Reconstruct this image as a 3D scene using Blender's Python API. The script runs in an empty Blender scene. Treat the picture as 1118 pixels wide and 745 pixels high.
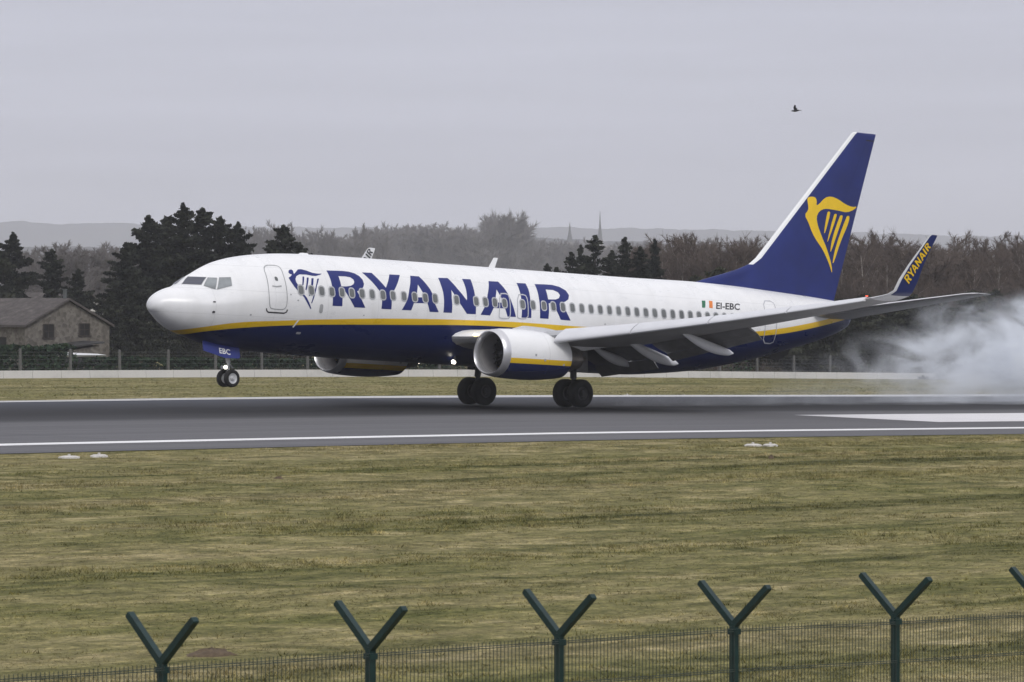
import bpy, bmesh, math, random
import numpy as np
from mathutils import Vector, Matrix
from mathutils.geometry import tessellate_polygon

# ------------------------------------------------------------------ camera, sky, sun, exposure
scene = bpy.context.scene
COL = scene.collection
R = math.radians
FPX, TH, PH, RHO = 4509.57, .738057, -.00803619, .00088159
CAM = np.array([-112.632, -122.530, 3.98162])
fw = np.array([math.sin(TH)*math.cos(PH), math.cos(TH)*math.cos(PH), math.sin(PH)])
rt = np.array([math.cos(TH), -math.sin(TH), 0.0])
up = np.cross(rt, fw)
rt, up = rt*math.cos(RHO)+up*math.sin(RHO), up*math.cos(RHO)-rt*math.sin(RHO)
cd = bpy.data.cameras.new('camera')
cam = bpy.data.objects.new('camera', cd)
COL.objects.link(cam)
cam.matrix_world = Matrix(((rt[0], up[0], -fw[0], CAM[0]), (rt[1], up[1], -fw[1], CAM[1]), (rt[2], up[2], -fw[2], CAM[2]), (0, 0, 0, 1)))
cd.sensor_width = 36
cd.lens = FPX/1118*36
cd.clip_start = 1
cd.clip_end = 30000
cd.dof.use_dof = True
cd.dof.focus_distance = 165
cd.dof.aperture_fstop = 9
scene.camera = cam

SUN_EL, SUN_AZ = R(42), R(205)          # azimuth of the sun seen from the scene, clockwise from +Y
w = bpy.data.worlds.new('World')
scene.world = w
w.use_nodes = True
nt = w.node_tree
nt.nodes.clear()
def wn(t, **k):
    n = nt.nodes.new(t)
    for a, b in k.items(): setattr(n, a, b)
    return n
sky = wn('ShaderNodeTexSky', sky_type='NISHITA', sun_disc=False, sun_elevation=SUN_EL, sun_rotation=SUN_AZ)
bg1 = wn('ShaderNodeBackground'); bg1.inputs['Strength'].default_value = 0.05
nt.links.new(sky.outputs[0], bg1.inputs[0])
geo = wn('ShaderNodeTexCoord')
sep = wn('ShaderNodeSeparateXYZ'); nt.links.new(geo.outputs['Generated'], sep.inputs[0])
ramp = wn('ShaderNodeValToRGB')     # the cloud deck: a little brighter overhead than at the horizon
ramp.color_ramp.elements[0].position = 0.0; ramp.color_ramp.elements[0].color = (.625, .632, .745, 1)
ramp.color_ramp.elements[1].position = 1.0; ramp.color_ramp.elements[1].color = (1.12, 1.11, 1.16, 1)
e = ramp.color_ramp.elements.new(.12); e.color = (.630, .638, .75, 1)
nz = wn('ShaderNodeTexNoise'); nz.inputs['Scale'].default_value = 3.0; nz.inputs['Detail'].default_value = 4
mp = wn('ShaderNodeMapping'); mp.inputs['Scale'].default_value = (1, 1, 9)
nt.links.new(geo.outputs['Generated'], mp.inputs[0]); nt.links.new(mp.outputs[0], nz.inputs['Vector'])
ad = wn('ShaderNodeMath', operation='MULTIPLY_ADD'); ad.inputs[1].default_value = .05; ad.inputs[2].default_value = 0.0
nt.links.new(nz.outputs['Fac'], ad.inputs[0])
ad2 = wn('ShaderNodeMath', operation='ADD'); nt.links.new(sep.outputs[2], ad2.inputs[0]); nt.links.new(ad.outputs[0], ad2.inputs[1])
nt.links.new(ad2.outputs[0], ramp.inputs[0])
bg2 = wn('ShaderNodeBackground'); bg2.inputs['Strength'].default_value = 1.0
# faint banks of thicker and thinner cloud
nzc = wn('ShaderNodeTexNoise'); nzc.inputs['Scale'].default_value = 2.2; nzc.inputs['Detail'].default_value = 5; nzc.inputs['Roughness'].default_value = .55
mpc = wn('ShaderNodeMapping'); mpc.inputs['Scale'].default_value = (2.2, 2.2, 38)
nt.links.new(geo.outputs['Generated'], mpc.inputs[0]); nt.links.new(mpc.outputs[0], nzc.inputs['Vector'])
rc = wn('ShaderNodeMapRange'); rc.inputs['From Min'].default_value = .3; rc.inputs['From Max'].default_value = .7; rc.inputs['To Min'].default_value = .90; rc.inputs['To Max'].default_value = 1.06
nt.links.new(nzc.outputs['Fac'], rc.inputs['Value'])
vm = wn('ShaderNodeVectorMath', operation='SCALE'); nt.links.new(ramp.outputs[0], vm.inputs[0]); nt.links.new(rc.outputs[0], vm.inputs['Scale'])
nt.links.new(vm.outputs[0], bg2.inputs[0])
mx = wn('ShaderNodeMixShader'); mx.inputs[0].default_value = .88
nt.links.new(bg1.outputs[0], mx.inputs[1]); nt.links.new(bg2.outputs[0], mx.inputs[2])
out = wn('ShaderNodeOutputWorld'); nt.links.new(mx.outputs[0], out.inputs[0])

sd = bpy.data.lights.new('sun', 'SUN'); sd.energy = 1.45; sd.angle = R(18); sd.color = (1, .97, .93)
sun = bpy.data.objects.new('sun', sd); COL.objects.link(sun)
sv = Vector((math.sin(SUN_AZ)*math.cos(SUN_EL), math.cos(SUN_AZ)*math.cos(SUN_EL), math.sin(SUN_EL)))
sun.rotation_euler = sv.to_track_quat('Z', 'Y').to_euler()
sun.location = (0, -60, 80)

scene.view_settings.view_transform = 'Standard'
scene.view_settings.look = 'None'
scene.view_settings.gamma = 1
scene.view_settings.exposure = 0.0
scene.view_settings.use_curve_mapping = False
cy = scene.cycles
cy.use_denoising = True
cy.max_bounces = 6; cy.diffuse_bounces = 3; cy.glossy_bounces = 3; cy.transmission_bounces = 4
cy.volume_bounces = 4; cy.transparent_max_bounces = 12
cy.volume_step_rate = 1.0; cy.volume_max_steps = 256

# ------------------------------------------------------------------ helpers
def pix(u, v, Z):
    """world point seen at photo pixel (u, v) at depth Z (used only to read positions off the survey)"""
    d = fw+rt*(u-559)/FPX-up*(v-372.5)/FPX
    return CAM+d*Z
def tag(o, label=None, cat=None, group=None, kind=None):
    if label: o['label'] = label
    if cat: o['category'] = cat
    if group: o['group'] = group
    if kind: o['kind'] = kind
    return o
def empty(name, loc=(0, 0, 0), rz=0):
    o = bpy.data.objects.new(name, None); COL.objects.link(o)
    o.location = loc; o.rotation_euler = (0, 0, rz); o.empty_display_size = .3
    return o
class MB:
    """collects geometry for ONE mesh object"""
    def __init__(s): s.v = []; s.f = []; s.m = []
    def add(s, vs, fs, mi=0):
        b = len(s.v); s.v += [tuple(map(float, q)) for q in vs]
        s.f += [tuple(b+i for i in f) for f in fs]; s.m += [mi]*len(fs)
    def box(s, c, size, mi=0, rot=None):
        hx, hy, hz = [q/2 for q in size]
        vs = [Vector((x*hx, y*hy, z*hz)) for x in (-1, 1) for y in (-1, 1) for z in (-1, 1)]
        if rot is not None: vs = [rot @ q for q in vs]
        vs = [q+Vector(c) for q in vs]
        s.add(vs, [(0, 1, 3, 2), (4, 6, 7, 5), (0, 4, 5, 1), (2, 3, 7, 6), (0, 2, 6, 4), (1, 5, 7, 3)], mi)
    def loft(s, rings, mi=0, closed=True, caps=True, mf=None):
        n = len(rings[0]); vs = [q for r_ in rings for q in r_]; fs = []; ms = []
        for i in range(len(rings)-1):
            for j in range(n if closed else n-1):
                k = (j+1) % n
                fs.append((i*n+j, i*n+k, (i+1)*n+k, (i+1)*n+j)); ms.append(mf(i, j) if mf else mi)
        if caps and closed:
            fs.append(tuple(range(n))[::-1]); ms.append(ms[0]); fs.append(tuple((len(rings)-1)*n+j for j in range(n))); ms.append(ms[-2])
        b = len(s.v); s.v += [tuple(map(float, q)) for q in vs]; s.f += [tuple(b+i for i in f) for f in fs]; s.m += ms
    def tube(s, path, radii, n=8, mi=0, caps=True):
        P = [Vector(q) for q in path]
        if not hasattr(radii, '__len__'): radii = [radii]*len(P)
        rings = []
        for i, p in enumerate(P):
            d = (P[min(i+1, len(P)-1)]-P[max(i-1, 0)]).normalized()
            a = Vector((0, 0, 1)) if abs(d.z) < .9 else Vector((1, 0, 0))
            x = d.cross(a).normalized(); y = d.cross(x)
            rings.append([p+(x*math.cos(2*math.pi*k/n)+y*math.sin(2*math.pi*k/n))*radii[i] for k in range(n)])
        s.loft(rings, mi, True, caps)
    def lathe(s, prof, axis='x', c=(0, 0, 0), n=40, mf=None, closed_prof=False, a0=0, sx=1):
        """prof: list of (along, radius)"""
        rings = []
        for a, r_ in prof:
            ring = []
            for k in range(n):
                t = 2*math.pi*k/n; p, q = r_*math.cos(t), r_*math.sin(t)
                if axis == 'x': ring.append((c[0]+a, c[1]+p, c[2]+q))
                elif axis == 'y': ring.append((c[0]+p, c[1]+a, c[2]+q))
                else: ring.append((c[0]+p, c[1]+q, c[2]+a))
            rings.append(ring)
        if closed_prof: rings.append(rings[0])
        s.loft(rings, 0, True, not closed_prof and False, mf)
    def build(s, name, mats, parent=None, smooth=False, flip=False, angle=None):
        me = bpy.data.meshes.new(name)
        me.from_pydata(s.v, [], [f[::-1] for f in s.f] if flip else s.f)
        if not isinstance(mats, (list, tuple)): mats = [mats]
        for m in mats: me.materials.append(m)
        if len(mats) > 1: me.polygons.foreach_set('material_index', s.m)
        me.validate()
        bm = bmesh.new(); bm.from_mesh(me)
        bmesh.ops.remove_doubles(bm, verts=bm.verts, dist=1e-5)
        bmesh.ops.recalc_face_normals(bm, faces=bm.faces)
        bm.to_mesh(me); bm.free()
        if smooth:
            me.polygons.foreach_set('use_smooth', [True]*len(me.polygons))
            if angle: me.set_sharp_from_angle(angle=R(angle))
        me.update()
        o = bpy.data.objects.new(name, me); COL.objects.link(o)
        if parent is not None: o.parent = parent
        return o
def raw_mesh(name, V, Fc, mats, parent=None, attr=None):
    """fast mesh of triangles or quads from numpy arrays"""
    me = bpy.data.meshes.new(name); n, k = Fc.shape
    me.vertices.add(len(V)); me.vertices.foreach_set('co', np.ascontiguousarray(V, dtype=np.float32).ravel())
    me.loops.add(n*k); me.loops.foreach_set('vertex_index', np.ascontiguousarray(Fc, dtype=np.int32).ravel())
    me.polygons.add(n); me.polygons.foreach_set('loop_start', np.arange(0, n*k, k, dtype=np.int32)); 
    me.polygons.foreach_set('loop_total', np.full(n, k, dtype=np.int32))
    if attr is not None:
        a = me.attributes.new('tint', 'FLOAT', 'POINT'); a.data.foreach_set('value', np.ascontiguousarray(attr, dtype=np.float32))
    me.update(calc_edges=True)
    for m in (mats if isinstance(mats, (list, tuple)) else [mats]): me.materials.append(m)
    o = bpy.data.objects.new(name, me); COL.objects.link(o)
    if parent is not None: o.parent = parent
    return o
def copy_tree(o, parent=None):
    c = o.copy(); COL.objects.link(c)
    if parent is not None: c.parent = parent
    for ch in list(o.children): copy_tree(ch, c)
    return c
def pchip(xs, ys, x):
    xs = np.asarray(xs, float); ys = np.asarray(ys, float)
    h = np.diff(xs); dl = np.diff(ys)/h; n = len(xs); m = np.zeros(n)
    for i in range(1, n-1):
        if dl[i-1]*dl[i] > 0:
            w1 = 2*h[i]+h[i-1]; w2 = h[i]+2*h[i-1]; m[i] = (w1+w2)/(w1/dl[i-1]+w2/dl[i])
    m[0] = dl[0]; m[-1] = dl[-1]
    x = np.clip(x, xs[0], xs[-1]); i = np.clip(np.searchsorted(xs, x)-1, 0, n-2); t = (x-xs[i])/h[i]
    return ys[i]*(1+2*t)*(1-t)**2+h[i]*m[i]*t*(1-t)**2+ys[i+1]*t*t*(3-2*t)+h[i]*m[i+1]*t*t*(t-1)

# ------------------------------------------------------------------ materials
class NM:
    """small node-material builder"""
    def __init__(s, name):
        s.m = bpy.data.materials.new(name); s.m.use_nodes = True; s.t = s.m.node_tree
        s.b = s.t.nodes['Principled BSDF']; s.o = s.t.nodes['Material Output']
    def n(s, t, **k):
        q = s.t.nodes.new(t)
        for a, b in k.items(): setattr(q, a, b)
        return q
    def l(s, a, b): s.t.links.new(a, b)
    def coord(s, kind='Object', scale=(1, 1, 1)):
        c = s.n('ShaderNodeTexCoord'); mp = s.n('ShaderNodeMapping'); mp.inputs['Scale'].default_value = scale
        s.l(c.outputs[kind], mp.inputs[0]); return mp.outputs[0]
    def noise(s, vec, scale, detail=4, rough=.55, dist=0):
        q = s.n('ShaderNodeTexNoise'); q.inputs['Scale'].default_value = scale; q.inputs['Detail'].default_value = detail
        q.inputs['Roughness'].default_value = rough; q.inputs['Distortion'].default_value = dist
        s.l(vec, q.inputs['Vector']); return q.outputs['Fac']
    def ramp(s, fac, stops):
        q = s.n('ShaderNodeValToRGB'); el = q.color_ramp.elements
        while len(el) < len(stops): el.new(.5)
        for e_, (p, c) in zip(el, stops): e_.position = p; e_.color = (*c, 1) if len(c) == 3 else c
        s.l(fac, q.inputs[0]); return q.outputs[0]
    def mix(s, fac, a, b, mode='MIX'):
        q = s.n('ShaderNodeMix', data_type='RGBA', blend_type=mode)
        for sock, val in ((q.inputs[0], fac), (q.inputs[6], a), (q.inputs[7], b)):
            if isinstance(val, (int, float)): sock.default_value = val
            elif isinstance(val, tuple): sock.default_value = (*val, 1)
            else: s.l(val, sock)
        return q.outputs[2]
    def math(s, op, a, b=0.0, c=0.0, clamp=False):
        q = s.n('ShaderNodeMath', operation=op, use_clamp=clamp)
        for sock, val in zip(q.inputs, (a, b, c)):
            if isinstance(val, (int, float)): sock.default_value = val
            else: s.l(val, sock)
        return q.outputs[0]
    def bump(s, h, strength=.3, dist=.05):
        q = s.n('ShaderNodeBump'); q.inputs['Strength'].default_value = strength; q.inputs['Distance'].default_value = dist
        s.l(h, q.inputs['Height']); s.l(q.outputs[0], s.b.inputs['Normal'])
    def set(s, col=None, rough=None, metal=None, coat=None, spec=None):
        for k, v in (('Base Color', col), ('Roughness', rough), ('Metallic', metal), ('Coat Weight', coat), ('Specular IOR Level', spec)):
            if v is None: continue
            if isinstance(v, (int, float)): s.b.inputs[k].default_value = v
            elif isinstance(v, tuple): s.b.inputs[k].default_value = (*v, 1)
            else: s.l(v, s.b.inputs[k])
        return s.m
def plain(name, col, rough=.6, metal=0., var=.15, scale=3., coat=0., spec=.5):
    """a base colour with a little uneven wear"""
    q = NM(name); v = q.coord('Object'); f = q.noise(v, scale, 5, .6)
    c = q.ramp(f, [(.3, tuple(k*(1-var) for k in col)), (.7, tuple(min(1, k*(1+var)) for k in col))])
    return q.set(c, rough, metal, coat, spec)
def emit(name, col, strength):
    q = NM(name); q.b.inputs['Emission Color'].default_value = (*col, 1); q.b.inputs['Emission Strength'].default_value = strength
    return q.set(col, .3)
M = {}
M['white_paint'] = plain('white_paint', (.80, .81, .82), .28, var=.03, scale=.8, coat=.4)
M['blue_paint'] = plain('blue_paint', (.006, .017, .115), .3, var=.06, scale=.8, spec=.3)
M['letter_blue'] = plain('letter_blue', (.010, .020, .150), .35, var=.06, scale=1.5, spec=.3)
M['harp_yellow'] = plain('harp_yellow', (.82, .54, .008), .35, var=.05, scale=2)
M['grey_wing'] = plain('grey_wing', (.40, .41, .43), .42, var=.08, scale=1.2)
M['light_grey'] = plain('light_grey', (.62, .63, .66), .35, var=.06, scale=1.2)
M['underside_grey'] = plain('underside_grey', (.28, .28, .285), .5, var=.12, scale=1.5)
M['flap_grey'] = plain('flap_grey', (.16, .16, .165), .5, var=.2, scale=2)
M['bare_metal'] = plain('bare_metal', (.78, .78, .80), .28, .85, var=.06, scale=2)
M['dark_metal'] = plain('dark_metal', (.045, .045, .048), .5, .3, var=.2)
M['titanium'] = plain('titanium', (.22, .20, .185), .4, .8, var=.2, scale=4)
M['fan_dark'] = plain('fan_dark', (.012, .012, .014), .6)
M['duct_grey'] = plain('duct_grey', (.20, .195, .20), .5, var=.1)
M['tyre_rubber'] = plain('tyre_rubber', (.006, .006, .0065), .75, var=.3, scale=8)
M['rim_grey'] = plain('rim_grey', (.55, .56, .57), .4, .3, var=.1)
M['window_glass'] = plain('window_glass', (.14, .15, .15), .15, var=.25, scale=.7)
M['window_frame'] = plain('window_frame', (.42, .43, .45), .4)
M['cockpit_glass'] = plain('cockpit_glass', (.045, .05, .075), .08, var=.3, scale=.6, spec=.8)
M['cockpit_side_glass'] = plain('cockpit_side_glass', (.22, .24, .25), .12, var=.3, scale=2, spec=.8)
M['outline_grey'] = plain('outline_grey', (.34, .35, .36), .5)
M['outline_white'] = plain('outline_white', (.47, .48, .51), .5)
M['black_mark'] = plain('black_mark', (.03, .03, .035), .5)
M['flag_green'] = plain('flag_green', (.02, .16, .08), .5)
M['flag_orange'] = plain('flag_orange', (.75, .22, .04), .5)
M['lamp_lit'] = emit('lamp_lit', (1, .93, .78), 7)
M['lamp_warm'] = emit('lamp_warm', (1, .75, .4), 5)
M['beacon_red'] = emit('beacon_red', (1, .12, .05), 1.2)

# ------------------------------------------------------------------ lie of the land
def prof(xs, zs):
    return lambda x: np.interp(x, xs, zs)
near_e = prof([-200, -70, -43.5, -32, -20, -11.6, 1.7, 20, 60, 200], [.12, .09, .03, -.016, -.083, -.18, -.334, -.55, -.95, -1.6])
far_e = prof([-200, -40, -12, 3, 22, 34, 52, 80, 120, 250], [.12, .08, .02, -.04, -.23, -.39, -.62, -.9, -1.2, -1.7])
wall_e = prof([-200, -20, 22, 41, 60, 109, 160, 300], [.15, .1, .01, -.12, -.29, -1.06, -1.3, -1.6])
Y_NEAR, Y_FAR, Y_MID = -24.5, 19.5, -3.0
def land(x, y):
    x = np.asarray(x, float); y = np.asarray(y, float)
    # the rise and fall along the runway, smoothed a little
    n = (near_e(x-4)+near_e(x)*2+near_e(x+4))/4; f = (far_e(x-5)+far_e(x)*2+far_e(x+5))/4; w_ = (wall_e(x-6)+wall_e(x)*2+wall_e(x+6))/4
    m = n*.4+f*.6+.15
    sh = n-.08; fs = f-.08
    z = np.where(y < -29.5, sh+(-1.5-sh)*np.clip((-29.5-y)/62, 0, 1)**1.15, 0)
    z = np.where((y >= -29.5) & (y < Y_NEAR), sh+(n-sh)*(y+29.5)/5, z)
    z = np.where((y >= Y_NEAR) & (y < Y_MID), n+(m-n)*(y-Y_NEAR)/(Y_MID-Y_NEAR), z)
    z = np.where((y >= Y_MID) & (y < Y_FAR), m+(f-m)*(y-Y_MID)/(Y_FAR-Y_MID), z)
    z = np.where((y >= Y_FAR) & (y < 30), f+(fs-f)*(y-Y_FAR)/10.5, z)
    z = np.where((y >= 30) & (y < 68), fs+(w_-fs)*(y-30)/38, z)
    z = np.where(y >= 68, w_, z)
    return z
def Lz(x, y): return float(land(x, y))
def axis_pts(lo, hi, step, far, grow=1.35):
    p = list(np.arange(lo, hi+1e-6, step)); d = step
    a = p[-1]
    while a < far: d *= grow; a += d; p.append(a)
    d = step; a = p[0]; q = []
    while a > -far: d *= grow; a -= d; q.append(a)
    return np.array(q[::-1]+p)
def sheet(name, xs, ys, zf, mat):
    X, Y = np.meshgrid(xs, ys); Z = zf(X, Y); nx, ny = len(xs), len(ys)
    V = np.stack([X, Y, Z], -1).reshape(-1, 3)
    i = np.arange(ny-1)[:, None]*nx+np.arange(nx-1)[None]; i = i.ravel()
    o = raw_mesh(name, V, np.stack([i, i+1, i+nx+1, i+nx], -1), mat)
    o.data.polygons.foreach_set('use_smooth', [True]*len(o.data.polygons))
    return o

# grass colours: dry winter turf, drawn out along the mower's rows (the rows run along the runway)
def grass_colour(q):
    c = q.n('ShaderNodeTexCoord').outputs['Object']
    def sc(v):
        mp = q.n('ShaderNodeMapping'); mp.inputs['Scale'].default_value = v; q.l(c, mp.inputs[0]); return mp.outputs[0]
    a = q.noise(sc((.016, .34, 0)), 1, 3, .55, .4)     # long mown rows
    g = q.noise(sc((.07, .16, 0)), 1, 3, .6, .6)       # greener and drier stretches
    b = q.noise(sc((.55, .95, 0)), 1, 6, .68, .8)     # patches a metre or two across
    d = q.noise(sc((1.6, 2.8, 0)), 1, 5, .7)           # tufts
    e_ = q.noise(sc((7, 8, 0)), 1, 3, .7)               # single stalks
    dry = q.ramp(b, [(.30, (.100, .093, .038)), (.44, (.176, .159, .074)), (.55, (.252, .220, .113)), (.68, (.390, .338, .195))])
    grn = q.ramp(b, [(.30, (.060, .068, .020)), (.45, (.128, .128, .044)), (.58, (.190, .178, .070)), (.72, (.285, .250, .122))])
    k = q.ramp(q.math('MULTIPLY_ADD', a, .55, q.math('MULTIPLY', g, .45)), [(.40, (0, 0, 0)), (.60, (1, 1, 1))])
    rows = q.ramp(a, [(.35, (.52, .55, .50)), (.42, (.95, .96, .94)), (.60, (1.05, 1.04, 1.03)), (.68, (.84, .84, .82))])
    tuft = q.ramp(d, [(.30, (.58, .58, .56)), (.5, (1, 1, 1)), (.70, (1.45, 1.41, 1.33))])
    stalk = q.ramp(e_, [(.32, (.62, .62, .60)), (.5, (1, 1, 1)), (.68, (1.42, 1.38, 1.32))])
    return q.mix(1., q.mix(1., q.mix(1., q.mix(k, grn, dry), rows, 'MULTIPLY'), tuft, 'MULTIPLY'), stalk, 'MULTIPLY'), b, e_
q = NM('turf')
col, b_, d_ = grass_colour(q)
q.set(col, .95, spec=.1); q.bump(d_, .7, .10)
M['turf'] = q.m
q = NM('grass_blade')
col, b_, d_ = grass_colour(q)
at = q.n('ShaderNodeAttribute', attribute_name='tint')
tc = q.ramp(at.outputs['Fac'], [(0, (.85, .88, .78)), (.45, (1.06, 1.05, 1.02)), (.8, (1.28, 1.24, 1.15)), (1, (1.5, 1.42, 1.28))])
q.set(q.mix(1.0, col, tc, 'MULTIPLY'), .9, spec=.12)
M['grass_blade'] = q.m

xs = axis_pts(-110, 190, 2.0, 9000); ys = np.unique(np.concatenate([axis_pts(-110, 130, 2.0, 9000), [-29.5, -29.2, Y_NEAR, Y_MID, Y_FAR, 30, 68]]))
def zg(X, Y):
    z = land(X, Y)
    und = .05*np.sin(X*.21+Y*.13)*np.sin(Y*.31-X*.05)
    z = z+np.where((Y < -34) & (Y > -130), und*np.clip((-34-Y)/10, 0, 1), 0)
    return z-np.where((Y > -29.4) & (Y < 29.5), .06, 0.0)
tag(sheet('ground', xs, ys, zg, M['turf']), kind='structure')

# runway: one asphalt sheet; the darker middle is landing rubber, its colour deepened for shade under the aircraft
q = NM('runway_asphalt')
c = q.n('ShaderNodeTexCoord').outputs['Object']
sp = q.n('ShaderNodeSeparateXYZ'); q.l(c, sp.inputs[0])
def scm(v):
    mp = q.n('ShaderNodeMapping'); mp.inputs['Scale'].default_value = v; q.l(c, mp.inputs[0]); return mp.outputs[0]
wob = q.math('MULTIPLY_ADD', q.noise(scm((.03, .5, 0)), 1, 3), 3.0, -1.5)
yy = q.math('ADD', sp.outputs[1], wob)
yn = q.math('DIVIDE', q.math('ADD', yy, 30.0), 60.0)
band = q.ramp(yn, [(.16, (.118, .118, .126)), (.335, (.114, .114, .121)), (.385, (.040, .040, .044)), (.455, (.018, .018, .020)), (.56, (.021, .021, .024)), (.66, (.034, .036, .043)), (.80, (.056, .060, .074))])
streak = q.noise(scm((.012, 2.6, 0)), 1, 5, .7)
st = q.ramp(streak, [(.32, (.68, .68, .68)), (.6, (1.12, 1.12, 1.12))])
fine = q.noise(scm((9, 9, 0)), 1, 3, .7)
ft = q.ramp(fine, [(.3, (.85, .85, .85)), (.7, (1.13, 1.13, 1.13))])
pt = q.n('ShaderNodeTexBrick'); pt.offset = .37; pt.inputs['Scale'].default_value = 1; pt.inputs['Brick Width'].default_value = 38; pt.inputs['Row Height'].default_value = 7.5; pt.inputs['Mortar Size'].default_value = .05
pt.inputs['Color1'].default_value = (.93, .93, .93, 1); pt.inputs['Color2'].default_value = (1.06, 1.06, 1.05, 1); pt.inputs['Mortar'].default_value = (.62, .62, .62, 1); q.l(c, pt.inputs['Vector'])
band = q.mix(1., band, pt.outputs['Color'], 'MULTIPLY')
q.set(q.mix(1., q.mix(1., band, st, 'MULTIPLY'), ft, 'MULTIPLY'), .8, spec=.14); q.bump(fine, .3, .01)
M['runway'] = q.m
rx = axis_pts(-130, 210, 2.5, 2500); ry = np.array([-29.2, -26.5, Y_NEAR, -21, -18, -14, -10, -6, Y_MID, 1, 5, 9, 13, 16, Y_FAR, 21.2])
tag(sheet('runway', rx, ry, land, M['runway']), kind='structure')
def strip(name, y0, y1, mat, x0=-130, x1=260, step=2.5, lift=.006, taper=None):
    xs_ = np.arange(x0, x1+1e-6, step); ys_ = np.linspace(0, 1, max(2, int(abs(y1-y0)/2)+2))
    X, T_ = np.meshgrid(xs_, ys_); Y0 = y0; Y1 = y1 if taper is None else taper(X)
    Y = Y0+(Y1-Y0)*T_; Z = land(X, Y)+lift; nx, ny = len(xs_), len(ys_)
    i = (np.arange(ny-1)[:, None]*nx+np.arange(nx-1)[None]).ravel()
    return tag(raw_mesh(name, np.stack([X, Y, Z], -1).reshape(-1, 3), np.stack([i, i+1, i+nx+1, i+nx], -1), mat), kind='structure')
def worn_paint(name, col, dirt, amount=.5):
    q = NM(name); v = q.coord('Object', (.25, 2.2, 0)); f = q.noise(v, 1, 6, .7)
    return q.set(q.ramp(f, [(.5-amount*.4, dirt), (.5, col), (.8, tuple(min(.9, k*1.05) for k in col))]), .6, spec=.3)
M['line_paint'] = worn_paint('line_paint', (.78, .78, .78), (.60, .60, .60), .4)
M['mark_paint'] = worn_paint('mark_paint', (.66, .65, .66), (.50, .49, .49), .5)
strip('runway_edge_line', Y_NEAR-.75, Y_NEAR+.35, M['line_paint'])
strip('runway_edge_line', Y_FAR-.1, Y_FAR+1.1, M['line_paint'])
M['pale_concrete'] = worn_paint('pale_concrete', (.52, .52, .53), (.40, .40, .41), .5)
def shoulder_edge(X): return 21.2+np.interp(X, [-30, -8, 6, 24, 60, 120], [1.0, 1.2, 3.4, 6.2, 7.5, 8.0])
strip('runway_shoulder', 21.2, 26, M['pale_concrete'], lift=.008, taper=shoulder_edge)
strip('runway_marking', -19.4, -11.9, M['mark_paint'], 2.7, 62.7, 2.5, .008)

# turf blades: uncountable, one object each side of the runway
rng = np.random.default_rng(5)
def vnoise(x, y, seed):
    r_ = np.random.default_rng(seed); G_ = r_.random((64, 64))
    xi = np.floor(x).astype(int); yi = np.floor(y).astype(int); fx = x-xi; fy = y-yi
    fx = fx*fx*(3-2*fx); fy = fy*fy*(3-2*fy)
    g = lambda a, b: G_[(yi+b) % 64, (xi+a) % 64]
    return (g(0, 0)*(1-fx)+g(1, 0)*fx)*(1-fy)+(g(0, 1)*(1-fx)+g(1, 1)*fx)*fy
def turf_blades(name, y0, y1, dens, hgt, wid, margin, nb=3, seed=1):
    rg = np.random.default_rng(seed)
    # the wedge of ground between the left and right edges of the view, with a margin
    d0 = fw[:2]+rt[:2]*(-559/FPX); d1 = fw[:2]+rt[:2]*(559/FPX)
    xl = lambda y: CAM[0]+d0[0]*(y-CAM[1])/d0[1]-margin; xr = lambda y: CAM[0]+d1[0]*(y-CAM[1])/d1[1]+margin
    area = .5*((xr(y0)-xl(y0))+(xr(y1)-xl(y1)))*(y1-y0); N = int(area*dens)
    y = y0+(y1-y0)*rg.random(int(N*1.6)); wmax = max(xr(y0)-xl(y0), xr(y1)-xl(y1))
    keep = rg.random(len(y)) < (xr(y)-xl(y))/wmax; y = y[keep][:N]; x = xl(y)+(xr(y)-xl(y))*rg.random(len(y))
    row = vnoise(x*.05, y*.42, 3)*.5+vnoise(x*.33, y*1.2, 4)*.35+vnoise(x*1.7, y*3.1, 8)*.25
    keep = rg.random(len(y)) < np.clip(row*1.7-.05, .15, 1); x, y, row = x[keep], y[keep], row[keep]
    n = len(x); z = zg(x, y)-.01
    H = hgt*(.35+1.15*row)*(.6+.8*rg.random(n))
    V = []; T_ = []
    for k in range(nb):
        a = rg.random(n)*2*np.pi; ln = (1.0+2.2*rg.random(n))*H; ox = (rg.random(n)-.5)*.10; oy = (rg.random(n)-.5)*.10
        wx = np.cos(a)*wid*(.6+.8*rg.random(n)); wy = np.sin(a)*wid
        b = rg.random(n)*2*np.pi; hh = H*(.6+.6*rg.random(n))
        bx, by = x+ox, y+oy
        V.append(np.stack([np.stack([bx-wx, by-wy, z], -1), np.stack([bx+wx, by+wy, z], -1), np.stack([bx+np.cos(b)*ln, by+np.sin(b)*ln, z+hh], -1)], 1))
        t = np.clip(rg.normal(.45, .15, n), 0, 1); T_.append(np.repeat(t[:, None], 3, 1))
    V = np.concatenate(V).reshape(-1, 3); T_ = np.concatenate(T_).ravel()
    o = raw_mesh(name, V, np.arange(len(V)).reshape(-1, 3), M['grass_blade'], attr=T_)
    return tag(o, kind='stuff')
tag(turf_blades('grass', -84, -29.6, 85, .034, .007, 6, 3, 1), 'short dry winter grass between the fence and the runway', 'grass')
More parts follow.
